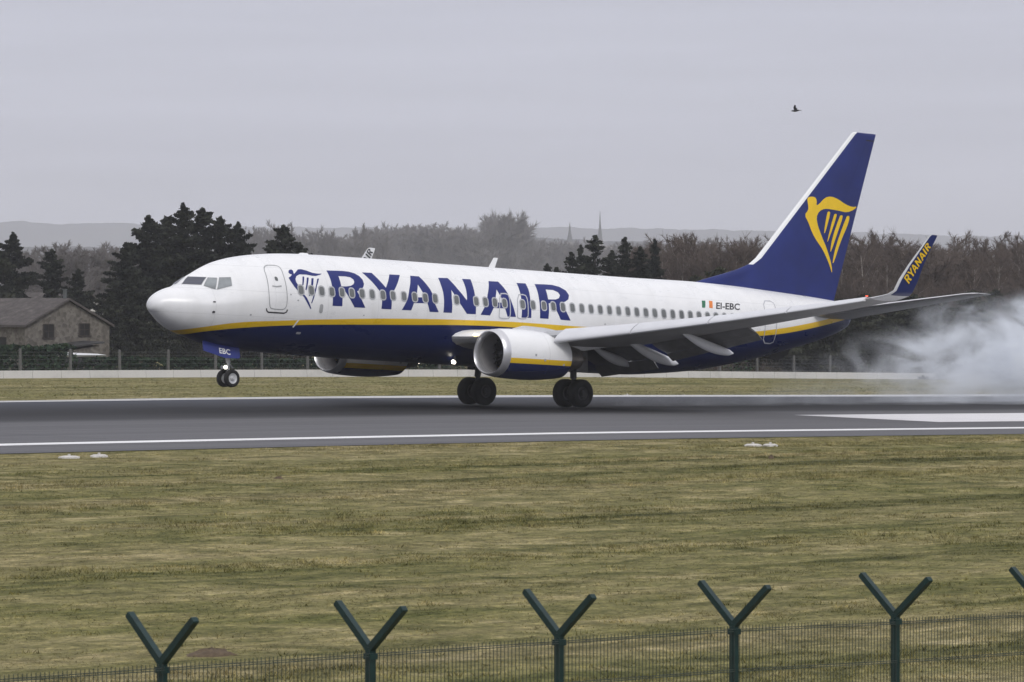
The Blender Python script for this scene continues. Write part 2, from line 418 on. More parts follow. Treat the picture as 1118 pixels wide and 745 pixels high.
def clumps(name, n, seed):
    rg = np.random.default_rng(seed); d0 = fw[:2]+rt[:2]*(-559/FPX); d1 = fw[:2]+rt[:2]*(559/FPX)
    y = -84+54*rg.random(n*4); xl = CAM[0]+d0[0]*(y-CAM[1])/d0[1]-3; xr = CAM[0]+d1[0]*(y-CAM[1])/d1[1]+3; x = xl+(xr-xl)*rg.random(n*4)
    pr = vnoise(x*.09, y*.55, 17); keep = rg.random(n*4) < np.clip((pr-.45)*2.2, .05, 1); x, y = x[keep][:n], y[keep][:n]; n = len(x)
    kb = 22; S = (.10+.20*rg.random(n)**2); H = .035+.06*rg.random(n)**1.5; tn = np.clip(rg.normal(.5, .25, n), 0, 1)
    X = (x[:, None]+rg.normal(0, 1, (n, kb))*S[:, None]).ravel(); Y = (y[:, None]+rg.normal(0, 1, (n, kb))*S[:, None]*.6).ravel()
    h = (H[:, None]*(.5+.8*rg.random((n, kb)))).ravel(); z = zg(X, Y)-.01; a = rg.random(len(X))*6.283; ln = h*(.4+.9*rg.random(len(X))); b_ = rg.random(len(X))*6.283
    wx, wy = np.cos(a)*.011, np.sin(a)*.011
    V = np.stack([np.stack([X-wx, Y-wy, z], -1), np.stack([X+wx, Y+wy, z], -1), np.stack([X+np.cos(b_)*ln, Y+np.sin(b_)*ln, z+h], -1)], 1).reshape(-1, 3)
    return tag(raw_mesh(name, V, np.arange(len(V)).reshape(-1, 3), M['grass_blade'], attr=np.repeat(np.repeat(tn, kb), 3)), kind='stuff')
tag(clumps('grass_tufts', 4200, 31), 'taller ragged tufts of winter grass in rows before the runway', 'grass')
tag(turf_blades('grass', 27.5, 67, 10, .04, .02, 3, 3, 2), 'pale dry grass strip beyond the far runway edge', 'grass')

# hills on the skyline
q = NM('hill_cover'); v = q.coord('Object', (.004, .004, .01)); f = q.noise(v, 1, 6, .65)
M['hill'] = q.set(q.ramp(f, [(.35, (.035, .038, .045)), (.5, (.055, .054, .058)), (.65, (.075, .074, .070))]), 1., spec=.0)
def hill_ridge(name, Z, us, tops, seed, depth=900):
    rg = np.random.default_rng(seed); n = 2600; uu = np.linspace(us[0], us[-1], n); vv = np.interp(uu, us, tops)
    jag = (vnoise(uu*.05, uu*0, seed)-.5)*2.2+(vnoise(uu*.25, uu*0+.5, seed+1)-.5)*1.2+(vnoise(uu*.9, uu*0+.5, seed+2)-.5)*.9
    rows = []
    for s_, t_ in ((0, 0), (.25, .35), (.5, .72), (.75, .94), (1, 1), (1.5, .7)):
        r_ = []
        for u, v, j in zip(uu, vv, jag):
            p = pix(u, v+j, Z+depth*s_); top = p[2]*(1 if s_ <= 1 else 1)
            r_.append((p[0], p[1], -6+(pix(u, v+j, Z+depth)[2]+6)*t_))
        rows.append(r_)
    mb = MB(); mb.loft(rows, 0, False, False)
    return tag(mb.build(name, M['hill'], smooth=True), kind='structure')
hill_ridge('hills', 7000, [-4000, -1800, -500, -60, 0, 20, 45, 70, 100, 130, 160, 260, 380, 520, 700, 860, 930, 990, 1040, 1120, 1300, 1700, 4500], [262, 252, 258, 246, 244, 241.5, 243, 245.5, 244, 243.5, 246, 247, 249, 248, 249.5, 252, 254, 255.5, 258, 257, 254, 258, 266], 3)
hill_ridge('hills', 3600, [-4000, -1500, -500, 0, 60, 140, 260, 400, 520, 640, 760, 900, 1040, 1160, 1500, 4500], [276, 270, 276, 272, 268, 270, 266, 262, 258, 262, 268, 272, 274, 270, 276, 272], 9, 500)

# ------------------------------------------------------------------ the airliner
# body frame: x aft from the nose tip, y to starboard, z up from the middle of the hull; local frame: wheels at z = 0
PITCH = .0507428
plane = empty('passenger_airplane', (0, 0, 0)); plane.rotation_euler = (0, PITCH, 0)
tag(plane, 'white and blue twin-engine airliner touching down nose high with smoking tyres', 'airplane')
def B(x, y, z): return (x-19.6, y, z+3.45)
ST = np.array([
[0.00,-.36,-.36,0,-.36],[.04,-.228,-.5,.154,-.366],[.15,-.06,-.615,.345,-.35],[.4,.13,-.83,.53,-.31],[.8,.305,-1.1,.8,-.33],
[1.2,.425,-1.28,1.02,-.315],[1.35,.5,-1.33,1.09,-.3],[1.6,.72,-1.405,1.195,-.275],[2.0,.965,-1.52,1.34,-.24],[2.5,1.23,-1.65,1.505,-.18],[3,1.43,-1.74,1.606,-.11],
[4,1.675,-1.83,1.751,.014],[5,1.82,-1.87,1.83,.08],[6,1.91,-1.9,1.87,.11],[7,1.955,-1.92,1.88,.13],[9,1.985,-1.95,1.88,.14],[22,2.03,-1.975,1.88,.14],[24.5,2.04,-1.955,1.88,.145],
[26,2.06,-1.86,1.875,.17],[28,2.08,-1.68,1.83,.225],[30,2.05,-1.37,1.72,.305],[32,1.985,-.98,1.52,.43],[34,1.9,-.52,1.22,.62],[36,1.79,0,.83,.85],
[37.4,1.66,.47,.45,1.04],[37.8,1.52,.72,.3,1.12],[37.85,1.4,.85,.2,1.12]])
PX = np.array([0,1.3,1.6,2.0,2.5,3.0,4.0,5.0,6.0,40.]); PP = np.array([2,1.9,1.6,1.45,1.45,1.55,1.8,1.95,2.,2.])
def sec(x): return [pchip(ST[:, 0], ST[:, k], x) for k in (1, 2, 3, 4)]
def half(x, z):
    x = np.asarray(x, float); z = np.asarray(z, float)
    zt, zb, w_, zc = sec(x)
    e_ = np.where(z > zc, (z-zc)/np.maximum(zt-zc, 1e-6), (zc-z)/np.maximum(zc-zb, 1e-6)); e_ = np.clip(e_, 0, 1)
    p = np.where(z > zc, np.interp(x, PX, PP), 2.)
    return w_*np.clip(1-e_**p, 0, 1)**(1/p)
# hull paint: white over a yellow cheat line over dark blue; the lines are curves of height against length
YT = [(0,-1.6),(.8,-1.33),(1.18,-1.24),(1.76,-1.11),(3.26,-.842),(5.1,-.689),(6.82,-.562),(11.26,-.313),(14.66,-.209),(17,-.171),(19.7,-.179),(25,-.09),(30.2,.092),(31.84,.272),(34.19,.625),(36,.94),(37.5,1.191),(38,1.27)]
YB = [(0,-1.8),(.8,-1.55),(1.2,-1.46),(1.57,-1.374),(1.89,-1.277),(3.36,-1.05),(6.02,-.81),(6.89,-.757),(11.3,-.551),(14.7,-.408),(16.6,-.389),(20,-.39),(25,-.31),(29.55,-.146),(31.9,.048),(33.6,.287),(35.5,.621),(37.4,.99),(38,1.1)]
def livery_material():
    q = NM('hull_paint')
    c = q.n('ShaderNodeTexCoord').outputs['Object']; sp = q.n('ShaderNodeSeparateXYZ'); q.l(c, sp.inputs[0])
    t = q.math('DIVIDE', q.math('ADD', sp.outputs[0], 19.6), 38.0)
    def curve(pts):
        n = q.n('ShaderNodeFloatCurve'); cv = n.mapping.curves[0]
        for x, z in pts[1:-1]: cv.points.new(x/38., (z+2)/4)
        cv.points[0].location = (0, (pts[0][1]+2)/4); cv.points[-1].location = (1, (pts[-1][1]+2)/4)
        P_ = sorted([(x/38., (z+2)/4) for x, z in pts])
        for p, l_ in zip(cv.points, P_): p.location = l_; p.handle_type = 'AUTO_CLAMPED'
        n.mapping.update(); q.l(t, n.inputs['Value'])
        return q.math('MULTIPLY_ADD', n.outputs[0], 4.0, -2.0+3.45)
    z = sp.outputs[2]
    def above(cv, soft=.012): return q.math('MULTIPLY_ADD', q.math('SUBTRACT', z, cv), 1/soft, .5, clamp=True)
    a = above(curve(YT)); b = above(curve(YB))
    mp = q.n('ShaderNodeMapping'); mp.inputs['Scale'].default_value = (.6, .6, 1.6); q.l(c, mp.inputs[0])
    f = q.noise(mp.outputs[0], 1, 6, .65)
    mp2 = q.n('ShaderNodeMapping'); mp2.inputs['Scale'].default_value = (2.5, 1, .35); q.l(c, mp2.inputs[0])
    g = q.noise(mp2.outputs[0], 1, 4, .6)
    white = q.ramp(f, [(.3, (.775, .785, .80)), (.65, (.83, .835, .84))])
    white = q.mix(1., white, q.ramp(g, [(.3, (.94, .94, .935)), (.6, (1, 1, 1))]), 'MULTIPLY')
    blue = q.ramp(f, [(.3, (.003, .010, .072)), (.7, (.0045, .013, .088))])
    yel = q.ramp(f, [(.3, (.72, .46, .008)), (.7, (.80, .52, .010))])
    c_ = q.mix(a, q.mix(b, blue, yel), white)
    # skin panel joints: thin, a hair darker, at the real frame pitch
    br = q.n('ShaderNodeTexBrick'); br.inputs['Scale'].default_value = 1.0; br.inputs['Mortar Size'].default_value = .006
    br.inputs['Brick Width'].default_value = 2.5; br.inputs['Row Height'].default_value = .95; br.offset = 0.0
    cmb = q.n('ShaderNodeCombineXYZ'); q.l(sp.outputs[0], cmb.inputs[0]); q.l(sp.outputs[2], cmb.inputs[1]); q.l(cmb.outputs[0], br.inputs['Vector'])
    c_ = q.mix(q.math('MULTIPLY', br.outputs['Fac'], .26), c_, (.10, .10, .11))
    return q.set(c_, q.ramp(f, [(.3, (.24,)*3), (.7, (.36,)*3)]), spec=q.math('MULTIPLY_ADD', b, .25, .22))
M['hull'] = livery_material()

xs_h = np.unique(np.concatenate([np.linspace(0, .4, 14)**1.0, np.linspace(.4, 7, 90), np.linspace(7, 24, 60), np.linspace(24, 37.85, 80)]))
mb = MB(); rings = []
zt, zb, w_, zc = sec(xs_h)
half_e = np.sin(np.linspace(-math.pi/2, math.pi/2, 65))
for i, x in enumerate(xs_h[1:]):
    i += 1; ring = []
    for e_ in half_e:
        z = zc[i]+((zt[i]-zc[i]) if e_ > 0 else (zc[i]-zb[i]))*e_; ring.append(B(x, -float(half(x, z)), z))
    for e_ in half_e[1:-1][::-1]:
        z = zc[i]+((zt[i]-zc[i]) if e_ > 0 else (zc[i]-zb[i]))*e_; ring.append(B(x, float(half(x, z)), z))
    rings.append(ring)
mb.loft(rings)
fuselage = mb.build('fuselage', M['hull'], plane, True, angle=50)

# flat marks laid on a curved skin ------------------------------------------------
def subdivide_tris(bm, dx, dz):
    co = [v.co.copy() for v in bm.verts]
    for ax, st in ((0, dx), (1, dz)):
        lo = min(c_[ax] for c_ in co); hi = max(c_[ax] for c_ in co); k = math.floor(lo/st)+1
        while k*st < hi:
            no = Vector((1, 0, 0)) if ax == 0 else Vector((0, 1, 0)); p = no*(k*st)
            bmesh.ops.bisect_plane(bm, geom=bm.verts[:]+bm.edges[:]+bm.faces[:], plane_co=p, plane_no=no); k += 1
def flat_bm(groups):
    """groups: list of [outer, hole, ...] loops in 2D -> bmesh in the xy plane"""
    bm = bmesh.new()
    for loops in groups:
        pl = [[Vector((a, b, 0)) for a, b in l_] for l_ in loops]
        flat = [v for l_ in pl for v in l_]; vs = [bm.verts.new(v) for v in flat]
        for t in tessellate_polygon(pl):
            try: bm.faces.new([vs[i] for i in t])
            except ValueError: pass
    return bm
def finish(bm, name, mat, parent, fn):
    for v in bm.verts: v.co = Vector(fn(v.co.x, v.co.y))
    bmesh.ops.recalc_face_normals(bm, faces=bm.faces)
    me = bpy.data.meshes.new(name); bm.to_mesh(me); bm.free(); me.materials.append(mat)
    o = bpy.data.objects.new(name, me); COL.objects.link(o); o.parent = parent
    return o
def hull_map(off, side=-1):
    return lambda x, z: B(x, side*(float(half(x, z))+off), z)
def hull_decal(name, groups, mat, parent, off=.006, dz=.09, dx=.35):
    bm = flat_bm(groups); subdivide_tris(bm, dx, dz)
    return finish(bm, name, mat, parent, hull_map(off))
def smooth_loop(l_, n=2):
    for _ in range(n):
        r_ = []
        for a, b in zip(l_, l_[1:]+l_[:1]): r_ += [(a[0]*.75+b[0]*.25, a[1]*.75+b[1]*.25), (a[0]*.25+b[0]*.75, a[1]*.25+b[1]*.75)]
        l_ = r_
    return l_
def band_loops(l_, wd):
    """closed outline of width wd around loop l_ -> [outer, inner]"""
    n = len(l_); outer = []; inner = []
    for i in range(n):
        a = Vector(l_[i-1]); b = Vector(l_[i]); c_ = Vector(l_[(i+1) % n]); d = ((c_-b).normalized()+(b-a).normalized())
        d = d.normalized() if d.length > 1e-6 else Vector((1, 0)); nrm = Vector((-d.y, d.x))
        outer.append(tuple(b+nrm*wd/2)); inner.append(tuple(b-nrm*wd/2))
    def area(l2): return abs(sum(p[0]*q_[1]-q_[0]*p[1] for p, q_ in zip(l2, l2[1:]+l2[:1])))
    return [outer, inner] if area(outer) > area(inner) else [inner, outer]
def ring_decal(name, loop, wd, mat, parent, off=.007):
    o_, i_ = band_loops(loop, wd); bm = bmesh.new(); n = len(o_)
    vo = [bm.verts.new((*p, 0)) for p in o_]; vi = [bm.verts.new((*p, 0)) for p in i_]
    for i in range(n): bm.faces.new((vo[i], vo[(i+1) % n], vi[(i+1) % n], vi[i]))
    subdivide_tris(bm, .5, .12)
    return finish(bm, name, mat, parent, hull_map(off))
DATA = {"letters":{"R":[[[7.3,1.33],[7.76,1.35],[8.13,1.36],[8.41,1.35],[8.66,1.3],[8.85,1.2],[8.95,1.07],[8.96,0.91],[8.88,0.78],[8.74,0.68],[8.53,0.6],[8.93,-0.01],[8.39,-0.02],[7.95,0.55],[7.9,0.57],[7.78,0.56],[7.78,-0.01],[7.3,-0.02],[7.3,0.45],[7.32,0.76],[7.32,1.01]],[[7.78,1.14],[8.12,1.15],[8.36,1.13],[8.48,1.05],[8.49,0.96],[8.42,0.87],[8.27,0.8],[8.02,0.76],[7.78,0.75],[7.78,0.93]]],"Y":[[[9.08,1.36],[9.57,1.37],[10.03,0.82],[10.46,1.36],[11.0,1.37],[10.39,0.69],[10.26,0.57],[10.24,-0.0],[9.74,-0.01],[9.77,0.55],[9.68,0.67],[9.44,0.97]]],"A":[[[11.53,1.37],[11.98,1.37],[12.13,1.17],[12.31,0.89],[12.38,0.72],[12.38,0.45],[12.67,0.01],[12.2,-0.0],[12.08,0.33],[11.38,0.3],[11.25,0.01],[10.77,-0.0],[11.05,0.41],[11.21,0.8]],[[11.74,1.04],[11.89,0.74],[11.92,0.55],[11.53,0.53],[11.62,0.79]]],"N":[[[12.97,1.37],[13.48,1.39],[13.78,0.97],[14.14,0.55],[14.17,0.64],[14.21,0.96],[14.24,1.4],[14.69,1.41],[14.64,1.11],[14.61,0.72],[14.6,0.4],[14.6,0.03],[14.13,0.02],[13.7,0.48],[13.42,0.92],[13.36,0.59],[13.36,0.27],[13.35,0.02],[12.91,0.01],[12.94,0.47],[12.96,0.8],[12.95,1.11]]],"A2":[[[15.63,1.39],[16.14,1.4],[16.29,1.18],[16.44,0.87],[16.55,0.52],[16.73,0.03],[16.28,0.02],[16.14,0.34],[15.53,0.32],[15.35,0.02],[14.85,0.02],[15.13,0.45],[15.3,0.84]],[[15.86,1.07],[16.0,0.76],[16.08,0.56],[15.65,0.55],[15.72,0.8]]],"I":[[[17.13,1.4],[17.62,1.41],[17.62,1.15],[17.55,0.71],[17.55,0.03],[17.03,0.02],[17.05,0.55],[17.09,0.94]]],"R2":[[[18.11,1.41],[18.64,1.43],[19.08,1.43],[19.43,1.37],[19.69,1.24],[19.77,1.05],[19.66,0.88],[19.46,0.78],[19.22,0.71],[19.69,0.03],[19.15,0.04],[18.76,0.63],[18.72,0.68],[18.53,0.67],[18.48,0.04],[18.02,0.04],[18.02,0.42],[18.04,0.81],[18.08,1.14]],[[18.58,1.22],[18.98,1.22],[19.21,1.14],[19.26,1.02],[19.15,0.9],[18.96,0.84],[18.54,0.82],[18.56,1.02]]]},"harp":[[[34.92,6.03],[35.14,6.12],[35.4,6.1],[35.48,5.94],[35.44,5.75],[35.6,5.81],[35.98,6.13],[36.38,6.21],[36.84,6.12],[37.35,5.93],[37.86,5.84],[38.18,5.9],[37.97,5.73],[37.47,5.58],[36.96,5.62],[36.46,5.65],[35.96,5.65],[35.62,5.51],[35.46,5.25],[35.55,4.92],[35.82,4.49],[36.25,3.93],[36.64,3.26],[36.71,2.85],[36.49,3.25],[36.01,3.85],[35.54,4.23],[35.22,4.55],[34.95,5.01],[34.73,5.29],[34.97,5.53],[34.96,5.74]],[[36.14,5.49],[36.26,5.56],[36.38,5.5],[36.08,4.61],[35.98,4.59]],[[36.59,5.43],[36.73,5.49],[36.83,5.43],[36.31,4.28],[36.22,4.22]],[[36.99,5.39],[37.13,5.46],[37.24,5.39],[36.91,4.66],[36.55,3.84],[36.47,3.82],[36.57,4.43]],[[37.46,5.4],[37.6,5.46],[37.71,5.4],[37.6,5.05],[37.14,4.26],[36.78,3.38],[36.66,3.33],[36.84,4.1]]],"harp_front":[[[5.44,1.21],[5.52,1.26],[5.61,1.27],[5.65,1.23],[5.63,1.16],[5.63,1.1],[5.91,1.29],[6.07,1.31],[6.29,1.27],[6.53,1.2],[6.76,1.18],[6.99,1.19],[6.88,1.14],[6.64,1.08],[6.46,1.08],[6.2,1.11],[5.88,1.1],[5.71,1.03],[5.61,0.91],[5.61,0.79],[5.69,0.64],[5.86,0.38],[6.03,0.22],[6.16,0.03],[6.28,-0.18],[6.23,-0.19],[6.08,0.0],[5.89,0.24],[5.66,0.42],[5.48,0.61],[5.37,0.79],[5.31,0.94],[5.45,1.01],[5.52,1.08],[5.43,1.1],[5.4,1.14]],[[5.98,1.02],[6.07,1.03],[5.92,0.69],[5.86,0.69]],[[6.18,1.0],[6.27,1.0],[6.03,0.5],[5.98,0.53]],[[6.39,0.98],[6.5,0.99],[6.23,0.33],[6.12,0.28]],[[6.67,0.98],[6.76,0.99],[6.57,0.7],[6.29,0.03],[6.24,0.02],[6.4,0.47]]],"cockpit":[[[1.68,-0.09,0.78],[2.16,-0.62,0.78],[1.82,-0.79,0.49],[1.35,-0.18,0.49]],[[2.21,-0.68,0.77],[2.49,-0.86,0.77],[2.22,-1.12,0.34],[1.9,-0.85,0.46]],[[2.58,-0.89,0.79],[2.96,-1.07,0.82],[2.93,-1.22,0.65],[2.87,-1.28,0.52],[2.47,-1.22,0.37],[2.29,-1.16,0.34]]],"door":[[4.42,1.37],[5.08,1.4],[5.15,1.29],[5.11,0.99],[5.1,0.67],[5.1,0.34],[5.11,-0.08],[5.04,-0.25],[4.88,-0.29],[4.45,-0.28],[4.32,-0.22],[4.27,0.3],[4.33,0.79]],"sill":[[4.19,-0.28],[4.3,-0.41],[5.03,-0.41],[5.16,-0.27]],"handle":[[4.49,0.58],[4.89,0.6],[4.74,0.87]],"exit":[[[15.92,0.91],[16.37,0.94],[16.44,0.8],[16.42,0.44],[16.42,0.01],[16.31,-0.06],[15.89,-0.07],[15.81,0.02]],[[16.87,0.92],[17.34,0.95],[17.4,0.78],[17.38,0.38],[17.37,-0.01],[16.86,-0.04],[16.78,0.1]]],"aft":[[31.27,1.44],[31.98,1.46],[31.96,1.11],[31.85,0.56],[31.89,-0.05],[31.91,-0.35],[31.14,-0.34],[31.09,0.22],[31.11,0.8]],"flag":[[[27.37,1.24],[27.59,1.25],[27.44,0.95],[27.25,0.94]],[[27.81,1.26],[28.01,1.25],[27.88,0.95],[27.68,0.96]]],"reg":[[28.22,1.22],[29.7,1.24],[29.54,0.96],[28.08,0.93]],"oval":[[6.75,-0.15]]}
LET = DATA['letters']; word = ['R', 'Y', 'A', 'N', 'A2', 'I', 'R2']
hull_decal('airline_lettering', [LET[k] for k in word], M['letter_blue'], fuselage)
hull_decal('harp_emblem', [[l_] for l_ in DATA['harp_front']], M['letter_blue'], fuselage)
def rrect(cx, cz, wd, hg, r_, n=4):
    p = []
    for sx, sz, a0 in ((1, 1, 0), (-1, 1, 90), (-1, -1, 180), (1, -1, 270)):
        for k in range(n+1):
            a = R(a0+90*k/n); p.append((cx+sx*(wd/2-r_)+r_*math.cos(a), cz+sz*(hg/2-r_)+r_*math.sin(a)))
    return p
win_x = [5.77, 6.27, 6.77, 7.27, 7.77, 8.26, 8.77, 9.28, 9.82, 10.33, 10.89, 11.44, 11.98, 12.49, 13.6, 14.63, 15.12, 15.62, 16.13, 17.1, 17.66, 18.25, 18.76, 19.28]+[19.81+.512*i for i in range(22)]
for x in win_x:
    z = float(np.interp(x, [5.7, 9, 16, 22, 30], [.508, .53, .545, .56, .60]))
    f_ = ring_decal('cabin_window', rrect(x, z, .275, .375, .11), .05, M['window_frame'], plane, .012)
    hull_decal('pane', [[rrect(x, z, .24, .345, .10)]], M['window_glass'], f_, .009)
def xyz_patch(name, pts, mat, parent, off, mirror=False, inset=0.):
    """patch through surveyed hull points, laid on the hull between them; coordinates are (y, z) with x solved on the skin"""
    P_ = [Vector(p) for p in pts]; c_ = sum(P_, Vector())/len(P_)
    P_ = [p+(c_-p)*inset for p in P_]
    mbx = MB(); n = 7
    a, b, c2, d = P_[0], P_[1], P_[2], P_[3]
    grid = []
    for i in range(n+1):
        for j in range(n+1):
            s_, t_ = i/n, j/n
            p = (a*(1-s_)+b*s_)*(1-t_)+(d*(1-s_)+c2*s_)*t_
            # push out to the skin along the outward direction in the y-x plane
            yy = -float(half(p.x, p.z)) if p.y < -.3 else p.y
            if p.y >= -.3:
                xs_l = np.linspace(max(.3, p.x-.8), p.x+.8, 240); hh = half(xs_l, np.full(240, p.z)); ok = np.where(hh >= abs(p.y))[0]
                if len(ok): p = Vector((xs_l[ok[0]], p.y, p.z)); yy = p.y
            q0 = Vector((p.x, yy, p.z)); nrm = Vector((-.55, -.75, .35)).normalized()
            q0 = q0+nrm*off
            if mirror: q0.y = -q0.y
            grid.append(B(*q0))
    mbx.add(grid, [(i*(n+1)+j, i*(n+1)+j+1, (i+1)*(n+1)+j+1, (i+1)*(n+1)+j) for i in range(n) for j in range(n)])
    return mbx.build(name, mat, parent, True)
ck = DATA['cockpit']
w1 = [ck[0][0], ck[0][1], ck[0][2], ck[0][3]]; w2 = ck[1]
w3 = [ck[2][0], ck[2][1], ck[2][3], ck[2][5]]; w3[2] = [2.86, -1.29, .51]
for mir in (False, True):
    for pts, mt, fr in ((w1, 'cockpit_glass', .0), (w2, 'cockpit_side_glass', .0), (w3, 'cockpit_side_glass', .0)):
        g = xyz_patch('cockpit_window', pts, M['outline_grey'], plane, .014, mir, -.07)
        xyz_patch('pane', pts, M[mt], g, .022, mir, .0)
def line_loop(pts, wd):
    """open polyline of width wd as a loop"""
    a = []; b = []
    for i in range(len(pts)):
        p0 = Vector(pts[max(i-1, 0)]); p1 = Vector(pts[min(i+1, len(pts)-1)]); d = (p1-p0).normalized(); nrm = Vector((-d.y, d.x)); p = Vector(pts[i])
        a.append(tuple(p+nrm*wd/2)); b.append(tuple(p-nrm*wd/2))
    return a+b[::-1]
door = ring_decal('cabin_door', smooth_loop([tuple(p) for p in DATA['door']], 2), .035, M['outline_grey'], plane, .008)
hull_decal('door_sill', [[line_loop([(4.19, -.275), (4.22, -.36), (4.30, -.412), (5.03, -.412), (5.12, -.37), (5.16, -.275)], .05)]], M['black_mark'], door, .012)
hull_decal('door_handle', [[line_loop([(4.48, .585), (4.68, .57), (4.89, .605)], .05)]], M['outline_grey'], door, .012)
hull_decal('door_window', [[rrect(4.74, .87, .13, .16, .05)]], M['window_glass'], door, .012)
for l_ in DATA['exit']:
    ring_decal('emergency_exit', smooth_loop([tuple(p) for p in l_], 1), .05, M['outline_white'], plane, .010)
ring_decal('cabin_door', smooth_loop([tuple(p) for p in DATA['aft']], 1), .045, M['outline_white'], plane, .010)
hull_decal('service_panel', [[smooth_loop(rrect(6.76, -.155, .17, .34, .07), 1)]], M['outline_grey'], fuselage, .008)
hull_decal('flag_stripe', [[DATA['flag'][0]]], M['flag_green'], fuselage, .008)
hull_decal('flag_stripe', [[DATA['flag'][1]]], M['flag_orange'], fuselage, .008)
hull_decal('cargo_door_mark', [[line_loop([(5.62, -.92), (5.78, -.62)], .07)]], M['white_paint'], fuselage, .010)
hull_decal('service_panel', [[rrect(6.0, -1.12, .22, .08, .03)]], M['rim_grey'], fuselage, .010)
hull_decal('pitot_probe', [[rrect(2.03, -.14, .10, .05, .02)]], M['black_mark'], fuselage, .02); hull_decal('pitot_probe', [[rrect(2.02, -.52, .10, .08, .03)]], M['black_mark'], fuselage, .02)
for x_, z_, r_ in ((5.62, .10, .05), (5.28, .30, .04), (3.55, -.55, .05), (8.9, -.30, .04), (21.6, -.02, .05), (24.2, .02, .04)):
    hull_decal('static_port', [[rrect(x_, z_, r_*1.6, r_, r_*.3)]], M['outline_grey'], fuselage, .008)
def glyphs(txt):
    """outline triangles of a text string in Blender's built-in face, scaled to cap height 1"""
    cu = bpy.data.curves.new('tmp_text', 'FONT'); cu.body = txt; cu.fill_mode = 'FRONT'; cu.offset = .022; cu.resolution_u = 3
    o = bpy.data.objects.new('tmp_text', cu); COL.objects.link(o); dg = bpy.context.evaluated_depsgraph_get()
    me = bpy.data.meshes.new_from_object(o.evaluated_get(dg)); bm = bmesh.new(); bm.from_mesh(me)
    bpy.data.objects.remove(o); bpy.data.curves.remove(cu); bpy.data.meshes.remove(me)
    xs_ = [v.co.x for v in bm.verts]; ys_ = [v.co.y for v in bm.verts]; x0, x1, y0, y1 = min(xs_), max(xs_), min(ys_), max(ys_)
    for v in bm.verts: v.co.x = (v.co.x-x0)/(x1-x0); v.co.y = (v.co.y-y0)/(y1-y0)
    return bm
bm = glyphs('EI-EBC')
for v in bm.verts: v.co.x = 28.08+1.46*v.co.x+.14*v.co.y; v.co.y = .93+.015*(v.co.x-28)+.28*v.co.y
finish(bm, 'registration_lettering', M['black_mark'], fuselage, hull_map(.008))
# aerials on the crown and under the belly
for x, zt_, ln in ((17.0, .40, .32), (7.3, .05, .5)):
    m_ = MB(); z0 = float(sec(x)[0])
    if zt_ > .1: m_.loft([[B(x-ln/2, -.02, z0-.05), B(x+ln/2, -.02, z0-.05), B(x+ln/2, .02, z0-.05), B(x-ln/2, .02, z0-.05)], [B(x+.12, -.008, z0+zt_), B(x+.34, -.008, z0+zt_), B(x+.34, .008, z0+zt_), B(x+.12, .008, z0+zt_)]])
    else: m_.loft([[B(x-ln/2, -.12, z0-.05), B(x+ln/2, -.12, z0-.05), B(x+ln/2, .12, z0-.05), B(x-ln/2, .12, z0-.05)], [B(x-.1, -.06, z0+zt_), B(x+.15, -.06, z0+zt_), B(x+.15, .06, z0+zt_), B(x-.1, .06, z0+zt_)]])
    m_.build('antenna', M['white_paint'], plane)
m_ = MB(); m_.loft([[B(32.6, -.12, -.84), B(34.3, -.12, -.42), B(34.3, .12, -.42), B(32.6, .12, -.84)], [B(33.5, -.07, -.98), B(34.0, -.07, -.78), B(34.0, .07, -.78), B(33.5, .07, -.98)]])
m_.build('tail_skid', M['fan_dark'], plane)
m_ = MB(); m_.lathe([(37.80-19.6, .19), (37.93-19.6, .17), (37.93-19.6, .13), (37.6-19.6, .1)], 'x', (0, 0, 1.13+3.45), 20); m_.build('exhaust_outlet', M['dark_metal'], plane, True)

# ---- wings --------------------------------------------------------------------
def air_pts(n=14):
    """unit airfoil loop: upper from trailing edge to leading edge, then lower; returns (x, thickness sign)"""
    b_ = (1-np.cos(np.linspace(0, math.pi, n)))/2
    t = 5*(.2969*np.sqrt(b_)-.126*b_-.3516*b_**2+.2843*b_**3-.1036*b_**4)
    u = [(x, y*1.0) for x, y in zip(b_[::-1], t[::-1])]; l_ = [(x, -y*.85) for x, y in zip(b_[1:-1], t[1:-1])]
    return u+l_
AP = air_pts()
WS0 = [  # y, x LE, x TE, z LE, t/c
 (1.0, 13.3, 20.35, -1.02, .125), (1.9, 13.8, 20.35, -.90, .125), (3.3, 14.5, 20.4, -.84, .125), (4.83, 15.2, 20.45, -.79, .12), (5.8, 15.7, 20.5, -.69, .12),
 (8, 16.86, 20.85, -.40, .115), (10.7, 18.27, 21.4, .0, .11), (12, 18.95, 21.62, .20, .11), (14.5, 20.26, 22.2, .62, .105), (16.6, 21.36, 22.75, 1.01, .10)]
WN0 = [ # winglet: y, x LE, chord, z, lean 0..1
 (16.9, 21.5, 1.27, 1.08, .15), (17.15, 21.66, 1.21, 1.17, .45), (17.3, 21.82, 1.08, 1.32, .8), (17.36, 22.03, 1.07, 1.75, .95), (17.45, 22.42, .84, 2.32, .98), (17.55, 22.87, .62, 2.89, 1), (17.62, 23.33, .45, 3.44, 1), (17.63, 23.45, .34, 3.51, 1)]
def wing_section(y, xl, xt, zl, tc, s, inc=.028):
    c_ = xt-xl
    return [B(xl+a*c_, s*y, zl+t*c_*tc-inc*a*c_) for a, t in AP]
